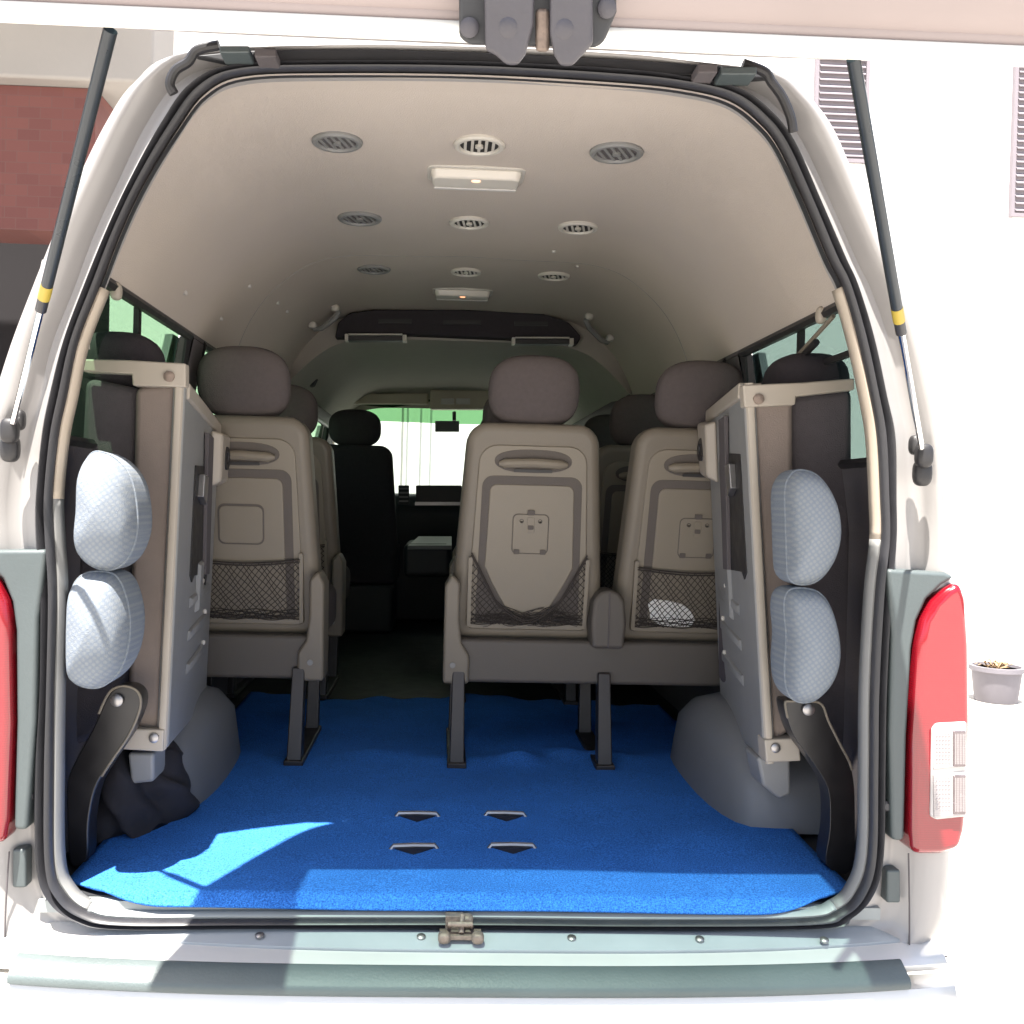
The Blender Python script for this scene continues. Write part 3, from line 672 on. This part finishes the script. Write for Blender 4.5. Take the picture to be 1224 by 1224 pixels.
# ================================================================== CARPET
q = MB(); nx, ny = 90, 110
cxl, cxr = -.735, .735
def cheight(x, y):
    h = .006+.0016*math.sin(x*9+y*4)+.0014*math.sin(y*13-x*5)+.0022*math.sin(x*4-1)*math.exp(-((y-.30-.1*x)/.05)**2)+.003*math.exp(-((y-.52+.2*x)/.03)**2)*max(0,math.sin(x*5+2))
    for (bx_, by_, w, a) in ((.17,.94,.06,.030),(.0,.93,.09,.014),(.42,.98,.10,.018),(-.22,.97,.08,.012),(.30,1.02,.05,.016)): h += a*math.exp(-((x-bx_)/w)**2-((y-by_)/.05)**2)
    return h-.016*max(0, 1-y/.02)
vs = []; fs = []
for j in range(ny+1):
    y = -.004+1.78*(j/ny)**1.4  # stops short where shade deepens; the dark pan imitates that shade
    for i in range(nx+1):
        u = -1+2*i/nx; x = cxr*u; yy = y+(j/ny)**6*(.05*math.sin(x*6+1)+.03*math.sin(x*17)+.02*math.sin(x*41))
        if j < 12:
            t = max(0, abs(u)-.72)/.28; yy = max(y, y*(1-.4*t)+.075*t**2.2)
        vs.append((x, yy, FZ+cheight(x, yy)))
for j in range(ny):
    for i in range(nx): a = j*(nx+1)+i; fs.append((a,a+1,a+nx+2,a+nx+1))
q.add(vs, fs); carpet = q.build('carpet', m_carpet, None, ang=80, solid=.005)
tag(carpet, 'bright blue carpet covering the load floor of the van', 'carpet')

for px, py, w in ((499,974,46),(604,973,44),(495,1011,50),(612,1012,50)):
    p = atz(px, py, FZ+.012); hw = w/2*(p-CAM).length/FPX; zc = FZ+cheight(p.x, p.y)+.0026
    def fl(dx, dy, h): return Vector((p.x+dx*hw, p.y+dy, FZ+cheight(p.x+dx*hw, p.y+dy)+.0026+h))
    tri = [(-.9,-.002),(-.45,-.022),(0,-.040),(.45,-.022),(.9,-.002)]
    sl2 = MB().prism([fl(x,y,.0016) for x, y in tri], [fl(x,y,-.002) for x, y in tri])
    q = MB().tube([fl(-1.05,0,-.004), fl(-.92,0,.005), fl(0,0,.006), fl(.92,0,.005), fl(1.05,0,-.004)], .0058, 8); an = q.build('floor_anchor', m_metal, van)
    sl2.build('anchor_slot', m_hole, an)

# ================================================================== SEATS
def seat_xf(cx, z, dy=0): return None
LEAN = .20
def sy(z): return .10-LEAN*(z-.36)         # y of the backrest's rear face at height z above the floor
def sprism(mb, outl, d0, d1, O):
    mb.prism([O+Vector((x, sy(z)+d0, z)) for x, z in outl], [O+Vector((x, sy(z)+d1, z)) for x, z in outl])
def make_back(root, O, flat_net=False, latch=True, dark=False):
    sm = m_darkfab if dark else m_shell
    q = MB(); ol = rrect(-.212,.212,.335,.935,[.05,.05,.06,.06],6,-.180,.180)
    # outline waisted so that it is widest a third of the way up
    ol = [(x*(1+.045*math.exp(-((z-.55)/.12)**2)), z) for x, z in ol]
    sprism(q, ol, 0, .11, O); back = q.build('backrest', sm, root, bevel=.028, seg=4)
    q = MB(); sprism(q, rrect(-.19,.19,.36,.90,.05,5,-.16,.16), .105, .135, O); q.build('back_cushion', m_darkfab if dark else m_fabric, back, bevel=.02, seg=3)
    MB().superell(O+Vector((.0, sy(1.0)+.065, 1.022)), .124,.054,.096,.74,36,22,-.25).build('headrest', m_darkfab if dark else m_fabric, back)
    q = MB(); 
    for s in (-1,1): q.tube([O+Vector((s*.055,sy(.9)+.06,.90)), O+Vector((s*.055,sy(.96)+.06,.96))], .007, 8)
    q.build('headrest_post', m_metal, back)
    if dark: return back
    # plastic back panel: rim, darker band, tray, handle recess
    q = MB(); sprism(q, rrect(-.168,.168,.368,.875,[.02,.02,.05,.05],6,-.146,.146), -.005, .02, O); pan = q.build('back_panel', m_panel, back, bevel=.004)
    q = MB(); sprism(q, rrect(-.143,.143,.385,.793,[.01,.01,.03,.03],5,-.135,.135), -.0065, .01, O); q.build('panel_band', m_panelband, pan, bevel=.001)
    if flat_net: tr = rrect(-.120,.120,.395,.770,[.01,.01,.02,.02],5,-.112,.112)
    else: tr = [(-.100,.50),(-.06,.43),(0,.405),(.06,.43),(.100,.50),(.121,.545)]+[p for p in rrect(-.121,.121,.5,.770,[.01,.01,.02,.02],5,-.114,.114) if p[1] > .56]+[(-.121,.545)]
    q = MB(); sprism(q, tr, -.0095, .005, O); tray = q.build('tray_lid', m_panel, pan, bevel=.003)
    q = MB(); sprism(q, [(.104*math.copysign(abs(math.cos(a))**.75, math.cos(a)), .833+.031*math.copysign(abs(math.sin(a))**.9, math.sin(a))) for a in [2*math.pi*k/28 for k in range(28)]], -.0065, .01, O); q.build('handle_recess', m_panelband, pan, bevel=.001)
    q = MB(); q.tube([O+Vector((x, sy(.829)-.010-.007*math.cos(x/.1*1.4), .829-.004*abs(x)/.09)) for x in [-.092+.184*k/12 for k in range(13)]], [.006]+[.013]*11+[.006], 10); q.build('carry_handle', m_panel, pan)
    q = MB(); sprism(q, rrect(-.052,.052,.803,.811,.003,3), -.012, 0, O); q.build('handle_slot', m_black, pan)
    if latch:
        q = MB(); sprism(q, rrect(-.050,.050,.582,.692,.014,4), -.0105, 0, O); pl = q.build('latch_outline', m_panelband, pan)
        q = MB(); sprism(q, rrect(-.048,.048,.584,.690,.013,4), -.0118, 0, O); q.build('latch_plate', m_panel, pan, bevel=.002)
        q = MB()
        for x, z, w, h in ((0,.695,.010,.007),(-.036,.588,.008,.007),(.036,.588,.008,.007),(0,.655,.008,.006)): sprism(q, rrect(x-w,x+w,z-h,z+h,.003,3), -.0145, -.005, O)
        for x in (-.025,.025): q.lathe(O+Vector((x,sy(.672)-.0118,.672)), (0,-1,0), [(.006,0),(.006,.0015),(.004,.0015),(.004,0)], 12)
        q.build('latch_catch', m_panelband, pan)
        q = MB(); sprism(q, rrect(-.010,.010,.640,.682,.004,3), -.0135, -.005, O); q.build('latch_tongue', m_panel, pan, bevel=.001)
    else:
        q = MB(); sprism(q, rrect(-.062,.062,.59,.70,.018,4), -.0105, 0, O); q.build('flap_groove', m_panelband, pan)
        q = MB(); sprism(q, rrect(-.058,.058,.594,.694,.016,4), -.0125, 0, O); q.build('flap', m_panel, pan, bevel=.002)
    # side rails of the pocket
    q = MB()
    for s in (-1,1): sprism(q, rrect(s*.160-.006,s*.160+.006,.375,.57,.004,3), -.016, 0, O)
    sprism(q, rrect(-.155,.155,.372,.386,.004,3), -.014, 0, O); q.build('pocket_rail', m_panel, pan, bevel=.002)
    # pocket net
    def ztop(x):
        x = abs(x)
        if flat_net: return .552-.012*math.cos(x*10)
        return .398+.055*(x/.09)**1.5 if x < .09 else .453+(x-.09)*1.9
    q = MB(); st = .0185
    for sl in (-1,1):
        k = -40
        while k < 60:
            seg = []
            for i in range(0, 63):
                x = -.155+.31*i/62; z = .388+k*st+sl*(x+.0)*1.15+.004*math.sin(x*70+k)
                ok = .384 < z < ztop(x)
                if ok: seg.append(O+Vector((x, sy(z)-.015-.010*math.cos(x*9), z)))
                if (not ok or i == 62) and seg:
                    if len(seg) > 1: q.tube(seg, .00105, 4)
                    seg = []
            k += 1
    for off_ in (0, -.006):
        q.tube([O+Vector((x, sy(ztop(x))-.014-.010*math.cos(x*9)+.004*off_, ztop(x)+off_)) for x in [-.158+.316*i/30 for i in range(31)]], .0022, 5)
    for i in range(7): q.tube([O+Vector((x, sy(.39)-.017, .386+.004*i+.003*math.sin(x*60+i*2))) for x in [-.155+.31*j/30 for j in range(31)]], .0011, 4)
    if not flat_net:   # bunched cord low in the pocket
        for i in range(26):
            a = random.uniform(-.14,.05); c = a+random.uniform(.06,.16); z0 = random.uniform(.388,.425); 
            q.tube([O+Vector((a+(c-a)*t, sy(.4)-.018-.006*random.random(), z0+.012*math.sin(t*5+i))) for t in [k/8 for k in range(9)] if abs(a+(c-a)*t) < .15], .001, 4)
    q.build('pocket_net', m_net, pan)
    return back
def make_base(root, O, x0, x1, legs, bracket):
    q = MB().box(O.x+x0, O.x+x1, O.y+.06, O.y+.15, O.z+.225, O.z+.345); q.build('seat_base', m_base, root, bevel=.012, seg=3)
    q = MB().box(O.x+x0, O.x+x1, O.y+.12, O.y+.60, O.z+.30, O.z+.45); q.build('seat_cushion', m_fabric, root, bevel=.04, seg=4)
    for lx in legs:
        P = [(O.x+lx-.022,.02),(O.x+lx+.022,.02)]
        a = [Vector((O.x+lx-.020,O.y-.005,O.z+.006)), Vector((O.x+lx+.020,O.y-.005,O.z+.006)), Vector((O.x+lx+.017,O.y+.045,O.z+.26)), Vector((O.x+lx-.017,O.y+.045,O.z+.26))]
        q = MB().hexa(a, [v+Vector((0,.05,0)) for v in a]); q.box(O.x+lx-.026,O.x+lx+.026,O.y-.012,O.y+.40,O.z+.006,O.z+.022)
        a2 = [Vector((O.x+lx-.020,O.y+.36,O.z+.006)), Vector((O.x+lx+.020,O.y+.36,O.z+.006)), Vector((O.x+lx+.017,O.y+.40,O.z+.30)), Vector((O.x+lx-.017,O.y+.40,O.z+.30))]
        q.hexa(a2, [v+Vector((0,.03,0)) for v in a2]); q.build('leg', m_leg, root, bevel=.004)
    for bxx, w, g in bracket:
        o = [(bxx-w,.222),(bxx+w*1.0,.222),(bxx+w*1.0,.30),(bxx+w*.35,.335),(bxx+w*.15,.40),(bxx+w*.15,.50),(bxx-w*.5,.525),(bxx-w,.49)]
        if g < 0: o = [(2*bxx-x, z) for x, z in reversed(o)]
        q = MB().prism([O+Vector((x,.045-.1*(z-.25),z)) for x, z in o], [O+Vector((x,.16-.1*(z-.25),z)) for x, z in o]); br = q.build('arm_bracket', m_bluegrey if g == 0 else m_shell, root, bevel=.010, seg=3)
        MB().lathe(O+Vector((bxx-(.0 if g<0 else .01),.040,.275)), (0,-1,0), [(.008,-.004),(.008,.003),(0,.004)], 12).build('bracket_screw', m_greytrim, br)

SY = .86
xA = -.064+(637-527)/449; xB = -.064+(842-527)/449; xC = -.064+(287-527)/449
# double bench, right of the aisle
bench = thing('passenger_seat', 'nearest two-seat bench right of the aisle, white paper in its right seat-back net', 'seat', (xA, SY, FZ), 'passenger seats in rows')
OA, OB = Vector((xA,SY,FZ)), Vector((xB,SY,FZ))
ba = make_back(bench, OA, False, True); bb = make_back(bench, OB, True, True)
make_base(bench, OA, -.205, .205+(xB-xA), [-.185, .215], [(-.192,.036,1)])
q = MB(); o = [(.175,.33),(.263,.33),(.268,.40),(.262,.46),(.245,.485),(.219,.492),(.193,.485),(.176,.46),(.170,.40)]
q.prism([OA+Vector((x,.02,z)) for x, z in o], [OA+Vector((x,.14,z)) for x, z in o]); hub = q.build('arm_hub', m_base, bench, bevel=.012, seg=3)
MB().box(OA.x+.2175,OA.x+.2205,SY+.017,SY+.03,FZ+.335,FZ+.485).build('hub_seam', m_lining, hub)
# single seat, left of the aisle
single = thing('passenger_seat', 'single taupe seat left of the aisle, beside the folded side seat', 'seat', (xC, SY, FZ), 'passenger seats in rows')
OC = Vector((xC,SY,FZ)); make_back(single, OC, True, False)
make_base(single, OC, -.205, .205, [.160,-.165], [(.192,.036,-1)])
# rows ahead
dup(single, None, (xC-.035, SY+.86, FZ), 'darker single seat directly ahead of the single seat left of the aisle', 'passenger seats in rows')
dup(bench, None, (xA+.02, SY+.84, FZ), 'second-row two-seat bench, its dark headrest showing right of the nearest bench', 'passenger seats in rows')
dup(bench, None, (xA+.04, SY+1.66, FZ), 'third-row two-seat bench, mostly hidden behind the second-row bench', 'passenger seats in rows')
# cab seats
fx = -.064+(425-527)*5.35/1167
fs_ = thing('passenger_seat', 'black front seat with headrest against the bright windscreen', 'seat', (fx, 3.45, FZ+.04), 'front seats of the cab')
OF = Vector((fx,3.45,FZ+.04)); make_back(fs_, OF, dark=True)
MB().box(fx-.21,fx+.21,3.55,3.98,FZ+.25,FZ+.46).build('seat_cushion', m_darkfab, fs_, bevel=.03, seg=3); MB().box(fx-.20,fx+.20,3.50,3.95,FZ-.0,FZ+.25).build('seat_base', m_dash, fs_, bevel=.02)
fs_.scale = (1.13, 1, 1.03)
dup(fs_, None, (.43, 3.45, FZ+.04), 'black front seat on the steering wheel side, hidden behind the nearest bench', 'front seats of the cab')

# paper in the net of the right seat back
pp = [(775,722),(782,716),(800,718),(815,722),(826,730),(831,741),(826,749),(806,750),(790,748),(778,740)]
def netp(px, py, dy):
    p = at(px, py, SY); z = (CAM.z-.0-FZ)-0; 
    for _ in range(6):
        z = p.z-FZ; p = at(px, py, SY+sy(z)-.012+dy)
    return p
q = MB(); a = [netp(x,y,-.001) for x, y in pp]; c = [v+Vector((0,.010,0)) for v in a]; q.prism(a, c)
tag(q.build('paper', m_paper, None, bevel=.003), 'crumpled white paper tucked into the net pocket of the right seat back', 'paper')

# ================================================================== FOLDED SIDE SEATS
def folded(sg, label, near, far, Yn, Yf, cushion_px, top_px, bolt_t, bot_px, bolt_b, arm_px, arm_bolt, pillows, foot_px, slot, hump_px):
    """near / far: (inner top, inner bottom) pixels of the plastic back's edges; cushion_px: outer pixel of panel and of cushion"""
    nt_, nb_ = at(*near[0], Yn), at(*near[1], Yn); ft_, fb_ = at(*far[0], Yf), at(*far[1], Yf)
    root = thing('folded_seat', label, 'seat', (sg*.68, (Yn+Yf)/2, FZ), 'seats folded against the side walls')
    O_ = Vector((sg,0,0))
    # plastic back
    q = MB(); th = .026
    q.hexa([nb_, fb_, ft_, nt_], [v+O_*th for v in (nb_,fb_,ft_,nt_)]); sh_ = q.build('back_shell', m_bluegrey, root, bevel=.009, seg=3)
    # pale edge lip facing the rear
    q = MB().tube([nt_+O_*.012+Vector((0,-.002,0)), nb_+O_*.012+Vector((0,-.002,0))], .009, 8, flat=.7); q.build('edge_lip', m_bracket, sh_)
    # cloth-covered side of the backrest and the cushion behind it
    pt, pb = at(*cushion_px[0], Yn), at(*cushion_px[1], Yn)
    def hx(a_t, a_b, b_t, b_b, y0, y1, shift):
        A = [Vector((a_b.x,y0,a_b.z)), Vector((b_b.x,y0,b_b.z)), Vector((b_t.x,y0,b_t.z)), Vector((a_t.x,y0,a_t.z))]
        return MB().hexa(A, [Vector((v.x+shift,y1,v.z)) for v in A])
    dx = ft_.x-nt_.x
    hx(nt_+O_*.022, nb_+O_*.022+Vector((0,0,.03)), pt, pb, Yn+.008, Yf-.05, dx).build('back_padding', m_taupe, root, bevel=.014, seg=3)
    ct, cb_ = Vector((sg*.80,0,pt.z+.02)), Vector((sg*.825,0,pb.z-.06))
    hx(pt+O_*-.004, pb+O_*-.004, ct, cb_, Yn+.03, Yf-.05, 0).build('seat_cushion', m_greyfab, root, bevel=.02, seg=4)
    # second dark bulk of the cushion seen against the window
    c = at(*hump_px, Yn+.16); MB().superell(c, .085,.10,.075,.7).build('cushion_roll', m_darkfab, root)
    # top bracket
    a = [at(x,y,Yn-.012) for x, y in top_px]; tb = MB().prism(a, [v+Vector((0,.03,0)) for v in a]).build('top_bracket', m_bracket, root, bevel=.004)
    p = at(*bolt_t, Yn-.014); MB().lathe(p, (0,-1,0), [(.011,-.002),(.011,.003),(.006,.005),(0,.005)], 14).build('bracket_bolt', m_rust, tb)
    q = MB(); e0, e1 = nt_+Vector((0,.02,.004)), ft_+Vector((0,0,.004)); q.hexa([e0-O_*.004+Vector((0,0,-.035)), e1-O_*.004+Vector((0,0,-.035)), e1-O_*.004, e0-O_*.004], [e0+O_*.05+Vector((0,0,-.035)), e1+O_*.05+Vector((0,0,-.035)), e1+O_*.05, e0+O_*.05]); q.build('top_rail', m_bracket, root, bevel=.006)
    # bottom bracket and foot
    a = [at(x,y,Yn-.012) for x, y in bot_px]; bbk = MB().prism(a, [v+Vector((0,.05,0)) for v in a]).build('bottom_bracket', m_bracket, root, bevel=.004)
    p = at(*bolt_b, Yn-.014); MB().lathe(p, (0,-1,0), [(.010,-.002),(.010,.003),(.006,.005),(0,.005)], 14).build('bracket_bolt', m_metal, bbk)
    a = [at(x,y,Yn+.06) for x, y in foot_px]; MB().prism(a, [v+Vector((0,.09,0)) for v in a]).build('foot', m_bluegrey, root, bevel=.008, seg=3)
    # black swing arm with pale piping
    aa = catmull([at(x,y,Yn-.10) for x, y in arm_px], 4); ar = MB().prism(aa, [v+Vector((0,.05,0)) for v in aa]).build('swing_arm', m_blackmetal, root, bevel=.005)
    k0 = len(aa)*6//10
    q = MB().tube([v+Vector((0,-.002,0)) for v in (aa[-2:]+aa[:int(len(aa)*.45)])], .0025, 6); q.build('arm_piping', m_shell, ar)
    p = at(*arm_bolt, Yn-.104); MB().lathe(p, (0,-1,0), [(.012,-.002),(.012,.004),(.007,.007),(0,.007)], 14).build('arm_bolt', m_metal, ar)
    # headrests
    for o in pillows:
        yo = -.055 if sg < 0 else 0; oo = catmull([at(x,y,Yn-.16+yo) for x, y in o], 4)
        c_ = sum(oo, Vector())/len(oo)
        kx, sx_ = (.87, -.006) if sg < 0 else (.90, .006)
        oo = [Vector((c_.x+sx_+(v.x-c_.x)*kx, v.y, v.z)) for v in oo]; c_ = c_+Vector((sx_,0,0))
        y0_, y1_ = Yn-.225+yo, Yn-.055+yo*.5
        hr = MB().puff(oo, y0_, y1_, 3.0, 16).build('headrest', m_bluefab, root, ang=70)
        ym = y0_+.30*(y1_-y0_); sc_p = (1-.4**3)**(1/3); sc_p = sc_p*.8+.2*sc_p**.5
        MB().tube([Vector((c_.x+(v.x-c_.x)*sc_p*1.003, ym, c_.z+(v.z-c_.z)*sc_p*1.003)) for v in oo], .0022, 6, closed=True).build('piping', m_bluefab, hr)
    # fittings on the plastic back: slot, belt, buckle, ribs (u towards the front, v down)
    def fp(u, v, h): 
        a, c = nt_.lerp(nb_, v), ft_.lerp(fb_, v); return a.lerp(c, u)-O_*h
    def patch(poly, h0, h1): return MB().prism([fp(u,v,h1) for u, v in poly], [fp(u,v,h0) for u, v in poly])
    u0, u1, v0, v1 = slot
    sl_ = patch([(u0,v0),(u1,v0-.03),(u1+.04,v0),(u1+.04,v1-.01),(u1,v1+.02),(u1-.05,v1-.02),(u0+.1,v1-.02),(u0+.05,v1),(u0,v1-.02)], -.002, .003).build('belt_slot', m_black, sh_)
    um = (u0+u1)/2
    patch([(um-.02,v0-.12),(um+.14,v0-.12),(um+.22,v1-.02),(um+.10,v1-.02)], .002, .012).build('belt', m_lining, sl_, bevel=.002)
    patch([(um-.14,v0+.02),(um-.03,v0+.02),(um-.05,v0+.11),(um-.15,v0+.09)], .002, .018).build('belt_buckle', m_metal, sl_, bevel=.003)
    kn = fp(.86,.10,.0); kb = MB(); kb.prism([fp(u,v,.03) for u, v in ((.72,.06),(.98,.04),(.98,.20),(.74,.22))], [fp(u,v,.0) for u, v in ((.70,.05),(1.0,.03),(1.0,.22),(.72,.24))]); kh = kb.build('release_housing', m_bracket, sh_, bevel=.008, seg=3)
    MB().lathe(fp(.86,.13,.030), -O_, [(.030,-.004),(.030,.004),(.016,.004),(.014,.001),(0,.001)], 18).build('release_knob', m_black, kh)
    rb = MB(); 
    for v in (.60,.70,.80): rb.prism([fp(u,w,.006) for u, w in ((.35,v),(.82,v-.035),(.82,v-.012),(.35,v+.02))], [fp(u,w,0) for u, w in ((.33,v-.005),(.84,v-.045),(.84,v-.005),(.33,v+.03))])
    rb.prism([fp(u,w,.010) for u, w in ((.50,.50),(.58,.49),(.58,.63),(.50,.64))], [fp(u,w,0) for u, w in ((.48,.49),(.60,.48),(.60,.64),(.48,.65))])
    rb.build('shell_rib', m_bluegrey, sh_, bevel=.002)
    for u, v in ((.62,.55),(.75,.655),(.75,.76)): MB().superell(fp(u,v,.004), .005,.005,.006).build('shell_stud', m_ventring, sh_)
    return root
folded(-1, 'seat folded up against the left wall, its two pale blue headrests in sunlight', ((222,458),(201,895)), ((263,508),(246,842)), .25, .86,
       ((160,462),(150,868)), [(96,429),(150,430),(222,434),(222,463),(158,461),(157,447),(98,444)], (202,450), [(150,871),(196,872),(195,899),(142,896)], (184,882),
       [(126,836),(136,823),(152,820),(166,828),(168,846),(155,878),(132,912),(114,944),(106,985),(104,1028),(84,1034),(80,985),(80,935),(92,905),(110,872)], (140,837),
       ([(108,545),(122,539),(146,548),(166,570),(175,605),(175,640),(163,668),(144,681),(120,680),(98,666),(92,645),(95,610),(97,568)], [(98,688),(118,682),(146,686),(160,708),(167,740),(164,775),(152,803),(130,820),(108,822),(88,814),(83,795),(83,740),(86,705)]),
       [(152,900),(184,900),(184,935),(156,938)], (.30,.74,.20,.55), (146,440))
folded(1, 'seat folded up against the right wall, its two grey-blue headrests in shade', ((888,458),(913,912)), ((845,492),(862,862)), .25, .86,
       ((950,470),(950,872)), [(888,460),(960,457),(1022,452),(1022,466),(952,474),(951,484),(890,487)], (907,477), [(914,884),(955,882),(958,910),(916,912)], (927,894),
       [(938,842),(946,838),(968,838),(982,842),(990,862),(1004,890),(1018,920),(1022,965),(1018,1040),(988,1034),(992,990),(990,945),(972,912),(948,878)], (966,848),
       ([(934,568),(946,561),(968,566),(986,584),(998,612),(1000,645),(990,675),(972,694),(950,699),(934,692),(931,670),(929,625),(928,585)], [(932,705),(948,701),(972,706),(988,724),(998,758),(999,790),(988,818),(968,836),(946,838),(932,826),(928,800),(930,760),(927,722)]),
       [(905,905),(945,906),(946,950),(932,956),(912,940)], (.12,.62,.18,.52), (962,464))

# black cloth bundle in the left corner
q = MB(); rows = []
c = atz(150,1000,FZ+.0)
for j in range(25):
    v = math.pi/2*j/24; ring_ = []
    for i in range(64):
        a = 2*math.pi*i/64; rad = (.125+.018*math.sin(a*3+1)+.012*math.sin(a*5+j*.35)+.007*math.sin(a*9+j*.65)+.005*math.sin(j*1.05+a*4))*math.cos(v)**.6
        ring_.append(Vector((c.x+rad*math.cos(a)*.75, c.y+.10+rad*math.sin(a)*1.15, FZ+.012+(.155+.02*math.sin(a*2))*math.sin(v)+.010*math.sin(a*7+j*.5))))
    rows.append(ring_)
q.loft(rows, True, True)
tag(q.build('cloth_bundle', m_bag, None, ang=80), 'bundle of black cloth lying in the left rear corner of the load floor', 'bundle')

# ================================================================== OUTSIDE
# brick building at the left with a concrete beam and an added, unseen slab shading it
bl = thing('brick_building', 'red brick building with a concrete beam and a dark doorway, left of the van', 'building', (-5, 3.6, 0))
Yb = 3.6
zt0 = at(60,104,Yb).z; zd = at(60,276,Yb).z; xe = at(112,250,Yb).x
MB().box(-9,xe,Yb,Yb+.3,zd,zt0).build('wall', m_brick, bl)
xr_ = at(104,350,Yb+1.6).x
MB().box(-9,xr_,Yb+1.6,Yb+1.9,0,zd+2).build('door_recess', m_dark, bl)
MB().hexa([(xe-.2,Yb+.31,0),(xe-.01,Yb+.31,0),(xe-.01,Yb+.31,zd+2),(xe-.2,Yb+.31,zd+2)], [(xr_-.2,Yb+1.59,0),(xr_-.01,Yb+1.59,0),(xr_-.01,Yb+1.59,zd+2),(xr_-.2,Yb+1.59,zd+2)]).build('door_jamb', m_dark, bl)
zb0, zb1 = at(60,104,Yb).z+.004, at(60,-70,Yb).z; ybm = Yb-1.7
MB().box(-9,at(190,70,Yb).x,Yb-.10,Yb+.30,zb0,zb1).build('beam', m_beam, bl, bevel=.02)
MB().box(-9,at(190,70,Yb).x,ybm,Yb+1.0,zb1+.004,zb1+.25).build('added_shade_slab', m_beam, bl, bevel=.02)  # unseen slab above the view, added to keep the wall in shade
# white building ahead and to the right, with louvred shutters
wb = thing('white_building', 'sunlit white rendered building with mauve louvred shutters, right of the van', 'building', (6, 9, 0))
Yw = 9.
MB().box(-9,16,Yw,Yw+.4,0,9).build('wall', m_wall, wb)
for (a, c, y0, y1) in ((974,1034,62,190),(1209,1275,86,256)):
    A, B = at(a,y1,Yw), at(c,y0,Yw)
    fr = MB(); fr.box(A.x,B.x,Yw-.03,Yw-.004,A.z,B.z); fr.box(A.x-.04,A.x,Yw-.06,Yw-.002,A.z-.04,B.z+.04); fr.box(B.x,B.x+.04,Yw-.06,Yw-.002,A.z-.04,B.z+.04); fr.box(A.x,B.x,Yw-.06,Yw-.031,B.z,B.z+.04); fr.box(A.x,B.x,Yw-.06,Yw-.031,A.z-.04,A.z)
    sh1 = fr.build('shutter', m_shutter, wb)
    l_ = MB(); nsl = int((B.z-A.z)/.075)
    for k in range(nsl):
        z = A.z+(B.z-A.z)*(k+.5)/nsl; l_.hexa([(A.x+.01,Yw-.065,z-.02),(B.x-.01,Yw-.065,z-.02),(B.x-.01,Yw-.065,z-.008),(A.x+.01,Yw-.065,z-.008)], [(A.x+.01,Yw-.032,z+.012),(B.x-.01,Yw-.032,z+.012),(B.x-.01,Yw-.032,z+.024),(A.x+.01,Yw-.032,z+.024)])
    l_.build('louvre', m_shutter, sh1)
# pilaster strips seen through the windscreen
for px in (478,484,500,512):
    p = at(px, 540, Yw); MB().box(p.x-.012,p.x+.012,Yw-.05,Yw-.003,.4,5).build('pilaster', m_wall, wb)

# flower pot at the right
pc = atz(1190, 838, 0); pr_ = 25*(pc-CAM).length/FPX
pot = thing('flower_pot', 'small grey flower pot with a withered plant on the ground right of the van', 'plant pot', (pc.x, pc.y, 0))
MB().lathe((pc.x,pc.y,.0), (0,0,1), [(pr_*.80,0.002),(pr_*.82,.01),(pr_*.96,.22),(pr_*1.06,.222),(pr_*1.06,.255),(pr_*.92,.255),(pr_*.90,.235)], 28).build('pot', m_pot, pot)
MB().lathe((pc.x,pc.y,.232), (0,0,1), [(pr_*.9,0),(pr_*.9,.003)], 20).build('soil', m_soil, pot)
q = MB()
for k in range(60):
    a = random.uniform(0,6.28); l = random.uniform(.02,.10); p0 = Vector((pc.x+random.uniform(-.05,.05), pc.y+random.uniform(-.05,.05), .235)); p1 = p0+Vector((math.cos(a)*l, math.sin(a)*l, random.uniform(.0,.07))); p2 = p1+Vector((math.cos(a)*.03, math.sin(a)*.03, -.012)); s_ = Vector((-math.sin(a), math.cos(a), .2))*.010
    q.add([p0, p1-s_, p2, p1+s_], [(0,1,2,3)])
q.build('withered_leaves', m_leafdry, pot)
